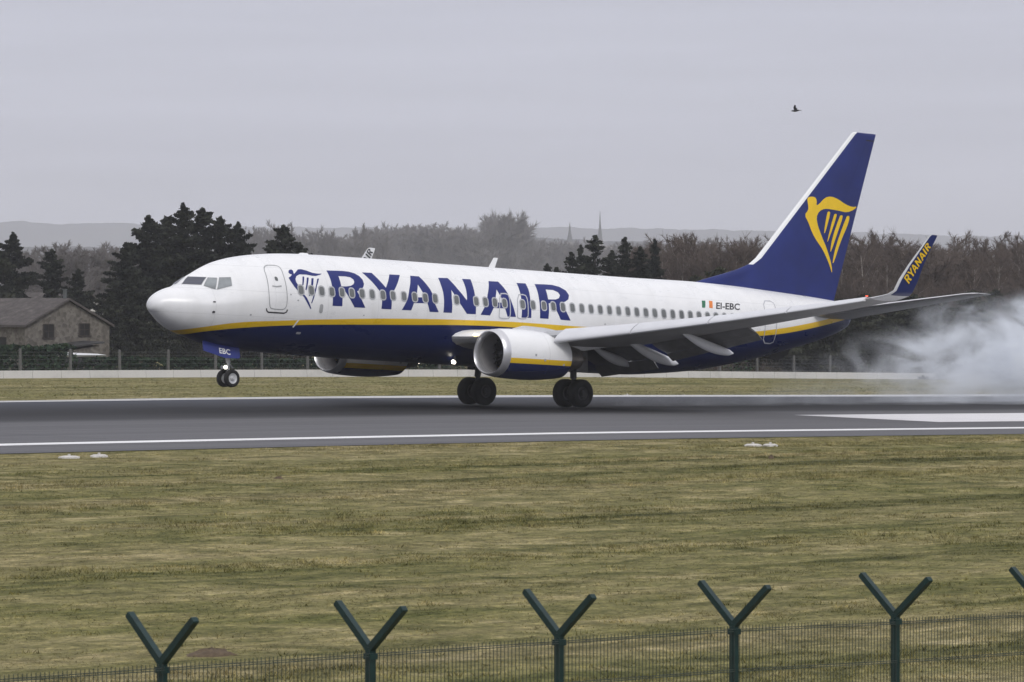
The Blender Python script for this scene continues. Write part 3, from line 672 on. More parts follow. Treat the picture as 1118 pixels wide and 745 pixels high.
def build_wing(s):
    bow = lambda y: 2.03*max(0, (y-8)/9.5)**1.3 if s > 0 else 0.0      # the far tip sits a little further aft in the photograph
    WS = [(y, xl+bow(y), xt+bow(y), z, tc) for y, xl, xt, z, tc in WS0]; WN = [(y, xl+bow(y), ch, z, ln) for y, xl, ch, z, ln in WN0]
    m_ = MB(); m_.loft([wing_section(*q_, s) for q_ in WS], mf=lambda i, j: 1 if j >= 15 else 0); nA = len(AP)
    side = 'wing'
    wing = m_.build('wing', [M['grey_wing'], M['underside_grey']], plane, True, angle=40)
    # slats run out ahead of the leading edge
    def ws(y):
        a = [q_[0] for q_ in WS]; return [float(np.interp(y, a, [q_[k] for q_ in WS])) for k in (1, 2, 3, 4)]
    segs = [(5.7, 8.35), (8.4, 11.05), (11.1, 13.75), (13.8, 16.4)]
    for a, b in segs:
        rings = []
        for y in np.linspace(a, b, 4):
            xl, xt, zl, tc = ws(y); c_ = xt-xl; fr = .15 if y < 12 else .19
            bb = np.linspace(0, 1, 9); xx = fr*bb**1.6
            tt = 5*(.2969*np.sqrt(xx)-.126*xx-.3516*xx**2)*tc*1.05
            up_ = [(x_, t_) for x_, t_ in zip(xx[::-1], tt[::-1])]; lo = [(x_, -t_*.8) for x_, t_ in zip(xx[1:6], tt[1:6])]; back = [(fr*.5, tt[-1]*.35)]
            an = R(22); ring = []
            for x_, t_ in up_+lo+back:
                px, pz = x_*c_, t_*c_; rx_, rz_ = px*math.cos(an)+pz*math.sin(an), pz*math.cos(an)-px*math.sin(an)*-1
                rx_, rz_ = px*math.cos(an)-pz*math.sin(an), px*math.sin(an)+pz*math.cos(an)
                ring.append(B(xl-.070*c_+rx_, s*y, zl-.058*c_+rz_))
            rings.append(ring)
        q_ = MB(); q_.loft(rings); q_.build('slat', M['light_grey'], wing, True, angle=45)
    # inboard leading-edge fillet with the landing lamp
    q_ = MB(); rings = []
    for y, xl, zl in ((1.5, 13.55, -.86), (2.2, 13.95, -.84), (3.3, 14.5, -.78), (4.2, 14.95, -.71)):
        rings.append([B(xl+.75, s*y, zl+.27), B(xl+.35, s*y, zl+.21), B(xl+.08, s*y, zl+.10), B(xl-.03, s*y, zl-.03), B(xl+.06, s*y, zl-.12), B(xl+.4, s*y, zl-.22), B(xl+.9, s*y, zl-.26)])
    q_.loft(rings); q_.build('leading_edge_fillet', M['white_paint'], wing, True, angle=50)
    # flaps
    def flap(y0, y1, x0, x1, z0, z1, ch0, ch1, ang, name='flap', mat='grey_wing', tc=.13):
        rings = []
        for k in range(5):
            f_ = k/4; y = y0+(y1-y0)*f_; xl = x0+(x1-x0)*f_; zl = z0+(z1-z0)*f_; ch = ch0+(ch1-ch0)*f_; ring = []
            for a, t in AP:
                px, pz = a*ch, t*ch*tc; ring.append(B(xl+px*math.cos(ang)+pz*math.sin(ang), s*y, zl-px*math.sin(ang)+pz*math.cos(ang)))
            rings.append(ring)
        q2 = MB(); q2.loft(rings); return q2.build(name, M[mat], wing, True, angle=40)
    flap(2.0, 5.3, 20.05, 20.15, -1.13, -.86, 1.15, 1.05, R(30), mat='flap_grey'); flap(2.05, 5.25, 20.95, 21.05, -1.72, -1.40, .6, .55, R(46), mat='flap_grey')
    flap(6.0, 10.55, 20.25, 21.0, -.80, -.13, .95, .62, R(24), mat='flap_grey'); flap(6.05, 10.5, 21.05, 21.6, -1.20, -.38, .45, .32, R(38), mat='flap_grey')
    # spoilers standing up after touchdown
    for y0, y1 in ((6.1, 7.5), (7.55, 8.95), (9.0, 10.4)):
        a0 = ws(y0); a1 = ws(y1); rings = []
        for y, a in ((y0, a0), (y1, a1)):
            xh = a[1]-.95; zh = a[2]+.06*(a[1]-a[0]); rings.append([B(xh, s*y, zh), B(xh+.55, s*y, zh+.10), B(xh+.55, s*y, zh+.07), B(xh, s*y, zh-.03)])
        q2 = MB(); q2.loft(rings); q2.build('spoiler', M['grey_wing'], wing)
    # flap-track fairings, drooped with the flaps
    for (xa, za), (xb, zb_), y, wd, dp in (((19.2, -1.06), (21.5, -1.62), 3.8, .26, .30), ((19.0, -.74), (21.9, -1.56), 5.85, .27, .32), ((19.1, -.42), (22.0, -1.12), 8.8, .25, .30)):
        rings = []
        for k in range(13):
            f_ = k/12; r_ = max(.02, math.sin(math.pi*min(1, f_*.86+.04))**.75); 
            if f_ > .97: r_ = .12
            x_, z_ = xa+(xb-xa)*f_, za+(zb_-za)*f_-.10*math.sin(math.pi*f_)
            rings.append([B(x_, s*y+wd*.5*r_*math.cos(t), z_+dp*(.62 if math.sin(t) > 0 else .75)*r_*math.sin(t)) for t in np.linspace(0, 2*math.pi, 16, endpoint=False)])
        q2 = MB(); q2.loft(rings); q2.build('flap_track_fairing', M['light_grey'], wing, True, angle=60)
    # winglet: grey at the root and front edge, dark blue outside, white inside
    rings = [wing_section(*WS[-1], s)]
    for y, xl, ch, zl, ln in WN:
        tc = .075+.02*(1-ln); ring = []
        an = ln*R(84)
        for a, t in AP:
            th = t*ch*tc; ring.append(B(xl+a*ch, s*(y-th*math.sin(an)), zl+th*math.cos(an)-.028*a*ch*(1-ln)))
        rings.append(ring)
    half_n = 14
    def mf(i, j):
        if i < 2: return 0
        if 10 <= j <= 15: return 0                     # the front edge stays metal grey
        return 2 if j < 13 else 1
    q2 = MB(); q2.loft(rings, mf=mf); wl = q2.build('winglet', [M['light_grey'], M['blue_paint'], M['white_paint']], wing, True, angle=45)
    # lettering up the winglet, both faces
    L0 = np.array(LET['R'][0]); x0_, x1_ = 7.30, 19.77
    def wl_map(face):
        def fn(x, z):
            f_ = (x-x0_)/(x1_-x0_); g_ = z/1.4                    # f along the word, g across the letters
            if s*face > 0: g_ = 1-g_                              # reads the right way round on either face
            hg = .40-.10*f_; xx = 22.55+bow(17.5)+(.18 if s > 0 else 0)+.95*f_-.84*g_*hg; zz = 1.60+(.27 if s > 0 else 0)+1.46*f_+.54*g_*hg
            i_ = [q_[3] for q_ in WN]; xl, ch, yw = [float(np.interp(zz, i_, [q_[k] for q_ in WN])) for k in (1, 2, 0)]
            return B(xx, s*(yw+face*(.050*ch+.014)), zz)
        return fn
    bm = flat_bm([LET[k] for k in word]); finish(bm, 'winglet_lettering', M['harp_yellow'], wing, wl_map(+1))
    bm = flat_bm([LET[k] for k in word]); finish(bm, 'winglet_lettering', M['black_mark'], wing, wl_map(-1))
    q2 = MB(); q2.box(B(21.28+bow(16.45), s*16.45, 1.08), (.07, .07, .04)); q2.build('navigation_light', M['beacon_red'] if s < 0 else M['flag_green'], wing)
    # root lamp
    q2 = MB(); q2.box(B(14.06, s*2.5, -.80), (.08, .20, .09), rot=Matrix.Rotation(s*.45, 3, 'Z')); q2.build('landing_light', M['lamp_warm'], wing)
    return wing
wingP = build_wing(-1); wingS = build_wing(1)
# wing-to-body fairing
m_ = MB(); rings = []
for k in range(27):
    f_ = k/26; x = 12.6+10.4*f_; bl = math.sin(math.pi*f_)**.55; ring = []
    ztop = -.95+.60*math.sin(math.pi*min(1, max(0, (f_-.12)/.8)))**.8
    for t in np.linspace(0, 1, 24):
        z = ztop+(-1.93-ztop)*t
        ring.append(B(x, -(float(half(x, z))-.03+.17*bl*math.sin(math.pi*min(1, t*1.05))**.6), z))
    ring2 = [(p[0], -p[1], p[2]) for p in ring[::-1]]
    rings.append(ring+ring2)
m_.loft(rings, mf=lambda i, j: 0)
q = NM('fairing_paint'); c = q.n('ShaderNodeTexCoord').outputs['Object']; sp = q.n('ShaderNodeSeparateXYZ'); q.l(c, sp.inputs[0])
a1 = q.math('MULTIPLY_ADD', q.math('SUBTRACT', sp.outputs[2], 3.45-.93), 60, .5, clamp=True); a2 = q.math('MULTIPLY_ADD', q.math('SUBTRACT', sp.outputs[0], 13.95-19.6), 40, .5, clamp=True)
q.set(q.mix(q.math('MULTIPLY', a1, a2), (.005, .013, .085), (.66, .67, .69)), .35, spec=.3); M['fairing_paint'] = q.m
m_.build('belly_fairing', M['fairing_paint'], plane, True, angle=50)
# belly lamps
for s in (-1, 1):
    q_ = MB(); q_.tube([B(14.35, s*1.05, -1.62), B(14.33, s*1.05, -1.86)], [.07, .09], 12); po = q_.build('landing_light', M['dark_metal'], plane, True, angle=40)
    q_ = MB(); q_.lathe([(0, .001), (.0, .075), (.1, .085)], 'x', B(14.22, s*1.05, -1.86), 16); q_.build('lens', M['lamp_lit'], po)

# ---- engines --------------------------------------------------------------------
q = NM('nacelle_paint'); c = q.n('ShaderNodeTexCoord').outputs['Object']; sp = q.n('ShaderNodeSeparateXYZ'); q.l(c, sp.inputs[0])
inb = q.math('MULTIPLY', q.math('LESS_THAN', q.math('ABSOLUTE', sp.outputs[1]), 4.83), .30)   # the stripe runs lower on the inboard side
def step(v, s_=80): return q.math('MULTIPLY_ADD', q.math('SUBTRACT', q.math('ADD', sp.outputs[2], inb), v), s_, .5, clamp=True)
f = q.noise(c, 1.2, 5)
lip = q.math('MULTIPLY_ADD', q.math('SUBTRACT', sp.outputs[0], 13.02-19.6), 80, .5, clamp=True)
cc = q.mix(step(3.45-1.90), (.005, .013, .085), q.mix(step(3.45-1.70), (.76, .49, .009), q.ramp(f, [(.3, (.77, .78, .79)), (.7, (.83, .835, .84))])))
jn = q.math('MULTIPLY', q.math('LESS_THAN', q.math('ABSOLUTE', q.math('SUBTRACT', sp.outputs[0], 15.0-19.6)), .012), .25)
cc = q.mix(jn, cc, (.1, .1, .1))
q.set(q.mix(lip, (.66, .66, .68), cc), q.mix(lip, (.33,)*3, (.26,)*3), metal=q.math('MULTIPLY', q.math('SUBTRACT', 1.0, lip), .75), coat=.3); M['nacelle'] = q.m
def build_engine(s):
    cx, cyv, cz = 0, s*4.83, -1.545
    def ring_prof(prof, flat=True, n=56):
        rings = []
        for x, r_ in prof:
            ring = []
            for k in range(n):
                t = 2*math.pi*k/n; y_, z_ = r_*math.cos(t)*1.02, r_*math.sin(t)
                if flat and z_ < -.5*r_: z_ = -.5*r_-(-.5*r_-z_)*.90
                ring.append(B(x, cyv+y_, cz+z_-.01*(x-12.7)))
            rings.append(ring)
        return rings
    m_ = MB(); m_.loft(ring_prof([(13.03, .772), (12.93, .766), (12.78, .79), (12.70, .835), (12.74, .885), (12.9, .93), (13.2, .965), (13.7, .99), (14.3, 1.0), (14.9, .985), (15.4, .95), (15.9, .895), (16.3, .835), (16.3, .80), (15.7, .84)]), caps=False)
    eng = m_.build('engine', M['nacelle'], plane, True, angle=50)
    m_ = MB(); m_.loft(ring_prof([(12.97, .764), (13.05, .760), (13.3, .766), (13.75, .774)]), caps=False); m_.build('intake_duct', M['duct_grey'], eng, True)
    m_ = MB(); m_.lathe([(13.78-19.6, .001), (13.78-19.6, .775)], 'x', (0, cyv, cz+3.45-.01), 48); 
    for k in range(24):
        a = 2*math.pi*k/24; ca, sa = math.cos(a), math.sin(a); ca2, sa2 = math.cos(a+.2), math.sin(a+.2)
        o_ = (0, cyv, cz+3.44)
        m_.add([(13.62-19.6, cyv+.2*ca, o_[2]+.2*sa), (13.58-19.6, cyv+.765*ca, o_[2]+.765*sa), (13.76-19.6, cyv+.765*ca2, o_[2]+.765*sa2), (13.76-19.6, cyv+.2*ca2, o_[2]+.2*sa2)], [(0, 1, 2, 3)])
    m_.build('fan', M['fan_dark'], eng)
    m_ = MB(); m_.lathe([(13.22-19.6, .001), (13.27-19.6, .06), (13.42-19.6, .15), (13.62-19.6, .22), (13.76-19.6, .24)], 'x', (0, cyv, cz+3.44), 24); m_.build('spinner', M['dark_metal'], eng, True)
    m_ = MB(); m_.lathe([(15.6-19.6, .66), (16.4-19.6, .60), (17.0-19.6, .48), (17.3-19.6, .41), (17.3-19.6, .38), (16.9-19.6, .40)], 'x', (0, cyv, cz+3.42), 40); m_.build('exhaust_nozzle', M['titanium'], eng, True, angle=50)
    m_ = MB(); m_.lathe([(16.9-19.6, .28), (17.35-19.6, .22), (17.8-19.6, .06), (17.85-19.6, .001)], 'x', (0, cyv, cz+3.42), 24); m_.build('exhaust_plug', M['titanium'], eng, True)
    rings = []
    for x, zl_, zh, wd in ((13.9, -.66, -.55, .06), (14.5, -.70, -.42, .22), (15.4, -.80, -.45, .30), (16.4, -1.05, -.55, .32), (17.6, -1.25, -.8, .26), (19.2, -1.0, -.9, .08)):
        rings.append([B(x, cyv-wd/2, zl_), B(x, cyv+wd/2, zl_), B(x, cyv+wd*.45, zh), B(x, cyv-wd*.45, zh)])
    m_ = MB(); m_.loft(rings); m_.build('pylon', M['light_grey'], eng, True, angle=40)
    # access latches on the cowl
    for x, z_ in ((14.25, -1.55), (14.75, -1.72), (15.85, -1.86)):
        rr = .985; y_ = cyv-s*0-rr*.985
        m_ = MB(); m_.box(B(x, cyv-math.sqrt(max(.01, (1.005 if x < 15 else .92)**2-(z_-cz)**2))-.0, z_), (.09, .03, .09)); m_.build('cowl_latch', M['outline_grey'], eng)
    return eng
build_engine(-1); build_engine(1)

# ---- tail -----------------------------------------------------------------------
def fin_le(z): return float(np.interp(z, [1.5, 1.8, 2.2, 2.5, 2.75, 3.0, 3.3, 9.11], [26.9, 27.7, 28.9, 30.05, 30.95, 31.62, 32.05, 37.75]))
def fin_te(z): return 36.97+(z-1.88)*.3098
def fin_half(x, z):
    le = 32.05+.981*(z-3.3); te = fin_te(z); c_ = te-le; a = (x-le)/c_
    h = 0
    if 0 < a < 1: h = 5*.095*c_*(.2969*math.sqrt(a)-.126*a-.3516*a*a+.2843*a**3-.1036*a**4)
    d = min(1, max(0, (x-fin_le(z))/.5)); h2 = .10*math.sqrt(d)*(1-min(1, max(0, (x-33.5)/2.5))) if z < 4 else 0
    return max(h, h2, .012)
m_ = MB(); rings = []; zs_f = [1.5, 1.8, 2.0, 2.2, 2.35, 2.5, 2.62, 2.75, 2.87, 3.0, 3.15, 3.3]+list(np.linspace(3.6, 9.0, 19))+[9.08, 9.11]
fr = [0, .012, .03]+list(np.linspace(.06, 1, 26))
def fin_x(z, j):
    le, te = fin_le(z), fin_te(z)
    if z > 9.05: le += .06*(z-9.05)/.06
    return le+([0, .05, .12, .20][j] if j < 4 else .20+(te-le-.20)*(j-3)/26)
NJ = 30
for z in zs_f:
    k_ = .35 if z > 9.1 else 1
    rings.append([B(fin_x(z, j), -fin_half(fin_x(z, j), z)*k_, z) for j in range(NJ)]+[B(fin_x(z, j), fin_half(fin_x(z, j), z)*k_, z) for j in range(NJ-1, -1, -1)])
def fin_mf(i, j):
    jj = j if j < NJ else 2*NJ-2-j
    return 1 if (jj < 3 or j == 2*NJ-1) and zs_f[i] >= 2.95 else 0
m_.loft(rings, mf=fin_mf)
M['fin_blue'] = plain('fin_blue', (.009, .020, .140), .3, var=.15, scale=.7, spec=.35)
fin = m_.build('tail_fin', [M['fin_blue'], M['white_paint']], plane, True, angle=50)
bm = flat_bm([[smooth_loop([tuple(p) for p in l_], 1)] for l_ in DATA['harp']]); subdivide_tris(bm, .25, .4)
finish(bm, 'harp_emblem', M['harp_yellow'], fin, lambda x, z: B(x, -(fin_half(x, z)+.008), z))
# rudder hinge line
hinge = line_loop([(fin_le(z)+(fin_te(z)-fin_le(z))*.70, z) for z in np.linspace(2.6, 8.7, 12)], .03)
bm = flat_bm([[hinge]]); subdivide_tris(bm, .5, .3); finish(bm, 'rudder_gap', M['blue_paint'], fin, lambda x, z: B(x, -(fin_half(x, z)+.006), z))
bm = flat_bm([[line_loop([(38.55, 8.80), (39.10, 8.80)], .05)]]); finish(bm, 'rudder_gap', M['fan_dark'], fin, lambda x, z: B(x, -(fin_half(x, z)+.006), z))
for s in (-1, 1):
    rings = []
    for y, xl, xt, z_, tc in ((.3, 33.95, 37.45, .93, .10), (1.2, 34.45, 37.62, 1.09, .10), (3, 35.47, 38.0, 1.39, .095), (5, 36.6, 38.5, 1.74, .09), (6.7, 37.55, 38.9, 2.03, .09), (7.0, 37.8, 39.0, 2.08, .08), (7.15, 38.15, 39.02, 2.11, .05)):
        c_ = xt-xl; rings.append([B(xl+a*c_, s*y, z_+t*c_*tc) for a, t in AP])
    m_ = MB(); m_.loft(rings, mf=lambda i, j: 1 if 11 <= j <= 15 else 0); m_.build('tailplane', [M['grey_wing'], M['bare_metal']], plane, True, angle=45)

# ---- landing gear -----------------------------------------------------------------
def wheel(parent, x, y, z, r_, wd, s, rim_r, rim_mat):
    hw = wd/2; m_ = MB()
    prof = [(-hw*.72, rim_r), (-hw*.92, rim_r*1.12), (-hw, r_*.80), (-hw*.93, r_*.93), (-hw*.66, r_*.99), (0, r_), (hw*.66, r_*.99), (hw*.93, r_*.93), (hw, r_*.80), (hw*.92, rim_r*1.12), (hw*.72, rim_r)]
    m_.lathe(prof, 'y', B(x, y, z), 40); wh = m_.build('wheel', M['tyre_rubber'], parent, True, angle=60)
    m_ = MB(); m_.lathe([(-hw*.74, rim_r*1.02), (-hw*.55, rim_r*.85), (-hw*.45, rim_r*.5), (-hw*.8, rim_r*.42), (-hw*.84, .001)], 'y', B(x, y, z), 28)
    m_.lathe([(hw*.74, rim_r*1.02), (hw*.55, rim_r*.85), (hw*.45, rim_r*.5), (hw*.8, rim_r*.42), (hw*.84, .001)], 'y', B(x, y, z), 28)
    m_.build('rim', M[rim_mat], wh, True, angle=40)
for s in (-1, 1):
    X = 19.05; y = s*2.86; za = -2.885
    m_ = MB(); m_.tube([B(X+.05, y-s*.15, -.9), B(X, y, -2.3)], [.15, .13], 14); m_.tube([B(X, y, -2.25), B(X, y, za)], [.085, .085], 12)
    m_.tube([B(X, y-.62, za), B(X, y+.62, za)], .07, 10)
    m_.tube([B(X+.02, y, -2.25), B(X+.32, y, -2.52), B(X+.03, y, -2.78)], .035, 6)
    g = m_.build('main_gear', M['dark_metal'], plane, True, angle=40)
    m_ = MB(); m_.tube([B(X, y, -1.75), B(X-.05, y-s*1.55, -1.45)], .055, 8); m_.tube([B(X-.05, y, -2.1), B(X-.7, y, -1.2)], .04, 8); m_.build('side_strut', M['dark_metal'], g)
    m_ = MB(); m_.box(B(X+.1, y+s*.34, -1.55), (.62, .035, .95), rot=Matrix.Rotation(s*.10, 3, 'X')); m_.build('gear_door', M['flap_grey'], g)
    for d in (-.43, .43): wheel(g, X, y+d, za, .565, .41, s, .27, 'dark_metal')
M['door_blue'] = plain('door_blue', (.014, .028, .20), .3, var=.1, spec=.4)
NX, NZ = 3.88, -2.935
m_ = MB(); m_.tube([B(NX-.12, 0, -1.6), B(NX-.02, 0, -2.35)], [.10, .09], 12); m_.tube([B(NX-.02, 0, -2.3), B(NX, 0, NZ)], .055, 10); m_.tube([B(NX, -.34, NZ), B(NX, .34, NZ)], .05, 8)
m_.tube([B(NX-.02, 0, -2.32), B(NX+.2, 0, -2.55), B(NX, 0, -2.82)], .03, 6); m_.tube([B(NX-.9, 0, -1.65), B(NX-.05, 0, -2.2)], .045, 8)
ng = m_.build('nose_gear', M['rim_grey'], plane, True, angle=40)
for d in (-.22, .22): wheel(ng, NX, d, NZ, .335, .20, 1, .20, 'rim_grey')
m_ = MB(); m_.tube([B(NX-.16, -.10, -2.52), B(NX-.24, -.10, -2.53)], [.06, .075], 12); m_.tube([B(NX-.16, .10, -2.52), B(NX-.24, .10, -2.53)], [.06, .075], 12); tl = m_.build('taxi_light', M['rim_grey'], ng, True, angle=40)
m_ = MB(); m_.lathe([(0, .001), (0, .065), (.06, .07)], 'x', B(NX-.25, -.10, -2.525), 16); m_.build('lens', M['lamp_lit'], tl)
DP = [(2.20, -1.60), (2.34, -1.54), (3.86, -1.73), (3.92, -1.80), (3.90, -2.12), (3.82, -2.18), (3.18, -2.19), (2.19, -1.95)]
m_ = MB(); s = -1
dy = lambda z: s*(.38+.28*(-1.55-z))
m_.loft([[B(x+.09, dy(z)+.04, z) for x, z in DP], [B(x+.09, dy(z), z) for x, z in DP]])
gd = m_.build('nose_gear_door', M['door_blue'], ng)
bm = glyphs('EBC')
for v in bm.verts: v.co.x = 2.93+.52*v.co.x; v.co.y = -2.02-.09*(v.co.x-2.93)+.21*v.co.y
finish(bm, 'door_lettering', M['white_paint'], ng, lambda x, z: B(x+.09, dy(z)-.008, z))

# ------------------------------------------------------------------ low wall, fences, hedge
M['wall_concrete'] = worn_paint('wall_concrete', (.55, .54, .52), (.34, .33, .31), .7)
M['post_concrete'] = plain('post_concrete', (.105, .105, .10), .9, var=.3, scale=4)
M['wire_grey'] = plain('wire_grey', (.09, .10, .10), .6)
m_ = MB(); x = -60.0
while x < 260:
    z0, z1 = Lz(x, 68), Lz(x+2, 68)
    m_.loft([[(x+.012, 67.8, z0-.2), (x+.012, 68.2, z0-.2), (x+.012, 68.12, z0+.43), (x+.012, 67.88, z0+.43)], [(x+1.988, 67.8, z1-.2), (x+1.988, 68.2, z1-.2), (x+1.988, 68.12, z1+.43), (x+1.988, 67.88, z1+.43)]])
    x += 2
tag(m_.build('low_wall', M['wall_concrete']), 'low pale concrete wall of short blocks along the far grass strip', 'wall')
# wire fence behind the low wall
ff = empty('wire_fence', (20, 71.5, 0)); tag(ff, 'grey wire fence on concrete posts behind the low pale wall', 'fence')
wires = MB()
xs_ = np.arange(8, 190, 3.55)
rg = random.Random(3)
for i, x in enumerate(xs_):
    z = Lz(x, 71.5); h = 1.5+rg.uniform(-.08, .1); m_ = MB(); t_ = rg.uniform(-.03, .03)
    m_.loft([[(-.07, -.07, -.2), (.07, -.07, -.2), (.07, .07, -.2), (-.07, .07, -.2)], [(t_-.06, -.06, h), (t_+.06, -.06, h), (t_+.06, .06, h), (t_-.06, .06, h)], [(t_-.03, -.03, h+.05), (t_+.03, -.03, h+.05), (t_+.03, .03, h+.05), (t_-.03, .03, h+.05)]])
    o = m_.build('fence_post', M['post_concrete'], ff); o.location = (x-20, 0, z)
    if i < len(xs_)-1:
        x2 = xs_[i+1]; z2 = Lz(x2, 71.5)
        for hh in (.5, .75, 1.0, 1.25, 1.44): wires.tube([(x-20, -.08, z+hh), (x2-20, -.08, z2+hh)], .006, 3)
wires.build('fence_wire', M['wire_grey'], ff)

# leaves and twigs --------------------------------------------------------------
def leaf_mat(name, stops, rough=.8):
    q = NM(name); at = q.n('ShaderNodeAttribute', attribute_name='tint'); oi = q.n('ShaderNodeObjectInfo')
    f = q.math('ADD', at.outputs['Fac'], q.math('MULTIPLY_ADD', oi.outputs['Random'], .24, -.12))
    return q.set(q.ramp(f, stops), rough, spec=.15)
M['needles'] = leaf_mat('needles', [(0, (.006, .008, .006)), (.5, (.021, .025, .018)), (1, (.062, .068, .048))])
M['scrub_needles'] = leaf_mat('scrub_needles', [(0, (.018, .022, .014)), (.5, (.038, .042, .026)), (1, (.075, .075, .045))])
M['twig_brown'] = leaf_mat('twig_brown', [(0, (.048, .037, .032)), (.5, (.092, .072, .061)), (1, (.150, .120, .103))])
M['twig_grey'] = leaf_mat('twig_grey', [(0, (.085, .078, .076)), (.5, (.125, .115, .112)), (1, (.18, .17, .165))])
M['hedge_leaf'] = leaf_mat('hedge_leaf', [(0, (.010, .022, .014)), (.5, (.026, .048, .027)), (1, (.055, .080, .040))])
M['bramble'] = leaf_mat('bramble', [(0, (.030, .026, .020)), (.5, (.058, .052, .036)), (1, (.105, .095, .066))])
M['bark_dark'] = plain('bark_dark', (.045, .038, .033), .95, var=.3, scale=5)
M['bark_pale'] = plain('bark_pale', (.36, .33, .30), .9, var=.35, scale=3)
M['bark_grey'] = plain('bark_grey', (.10, .09, .085), .95, var=.3, scale=4)
def cards(P, size, rg, flat=.5):
    """one small four-cornered leaf spray at every point of P"""
    n = len(P); a = rg.normal(size=(n, 3)); a /= np.linalg.norm(a, axis=1)[:, None]; b = rg.normal(size=(n, 3)); b[:, 2] *= flat
    b -= a*(a*b).sum(1)[:, None]; b /= np.linalg.norm(b, axis=1)[:, None]+1e-9
    s_ = size*(.5+rg.random(n))[:, None]; l_ = s_*(.9+.9*rg.random(n))[:, None]
    V = np.stack([P-a*s_*.5, P-b*l_*.6, P+a*s_*.5, P+b*l_*.6], 1)
    return V.reshape(-1, 3)
def crown_mesh(name, P, size, seed, mat, parent, tint=None):
    rg = np.random.default_rng(seed); V = cards(P, size, rg); n = len(P)
    t = np.clip(rg.normal(.45, .18, n), 0, 1) if tint is None else np.clip(tint+rg.normal(0, .12, n), 0, 1)
    return raw_mesh(name, V, np.arange(4*n).reshape(-1, 4), mat, parent, np.repeat(t, 4))
def conifer(name, h, rad, seed, mat='needles', base=.08, dens=1.0, ragged=.35, tiers=None):
    rg = np.random.default_rng(seed); root = empty(name)
    m_ = MB(); lean = rg.normal(0, .02, 2)*h
    m_.tube([(0, 0, -.3), (lean[0]*.4, lean[1]*.4, h*.45), (lean[0], lean[1], h*.97)], [.035*h*.5, .02*h*.5, .012], 8)
    nb = tiers or int(58*dens); pts = []; tn = []
    for i in range(nb):
        f_ = base+(1-base)*(i+rg.random())/nb; z = h*f_; a = i*2.4+rg.normal(0, .5)
        env = (1-f_)**.72*min(1, .45+2.2*(f_-base+.12)); L = rad*env*(1-ragged+2*ragged*rg.random())+.12
        drop = -.18+.35*f_+rg.normal(0, .1); c_ = np.array([lean[0]*f_, lean[1]*f_, z]); d = np.array([math.cos(a), math.sin(a), drop])
        end = c_+d*L; m_.tube([c_, c_+d*L*.5+np.array([0, 0, .04*L]), end], [.03*h*.05+.01, .02, .006], 4, caps=False)
        k = max(30, int(300*dens*L/rad+40)); t = rg.random(k)**.6; sp_ = (.07+.26*L*(1-.62*t))
        q_ = c_+d*L*t[:, None]+rg.normal(size=(k, 3))*np.stack([sp_, sp_, sp_*.42], -1)*.55
        q_[:, 2] += .12*L*t*t
        pts.append(q_); tn.append(.38+.25*(t-.5)+np.full(k, rg.normal(0, .16)))
    k = int(160*dens); t = rg.random(k); pts.append(np.stack([lean[0]+rg.normal(0, .04+.22*(1-t), k), lean[1]+rg.normal(0, .04+.22*(1-t), k), h*(.9+.12*t)], -1)); tn.append(np.full(k, .5))
    m_.build('trunk', M['bark_dark'], root, True)
    crown_mesh('crown', np.concatenate(pts), .020*rad+.08, seed+1, M[mat], root, np.concatenate(tn))
    return root
def twig_tris(A, Bp, w0):
    """three-sided tapering twigs from A to Bp"""
    n = len(A); d = Bp-A; d /= np.linalg.norm(d, axis=1)[:, None]+1e-9
    x = np.cross(d, np.array([.31, .17, .94])); x /= np.linalg.norm(x, axis=1)[:, None]+1e-9; y = np.cross(d, x)
    r_ = [A+(x*math.cos(t)+y*math.sin(t))*w0[:, None] for t in (0, 2.094, 4.189)]
    V = np.stack([*r_, Bp], 1).reshape(-1, 3); i = np.arange(n)*4
    F_ = np.concatenate([np.stack([i, i+1, i+3], -1), np.stack([i+1, i+2, i+3], -1), np.stack([i+2, i, i+3], -1)])
    return V, F_
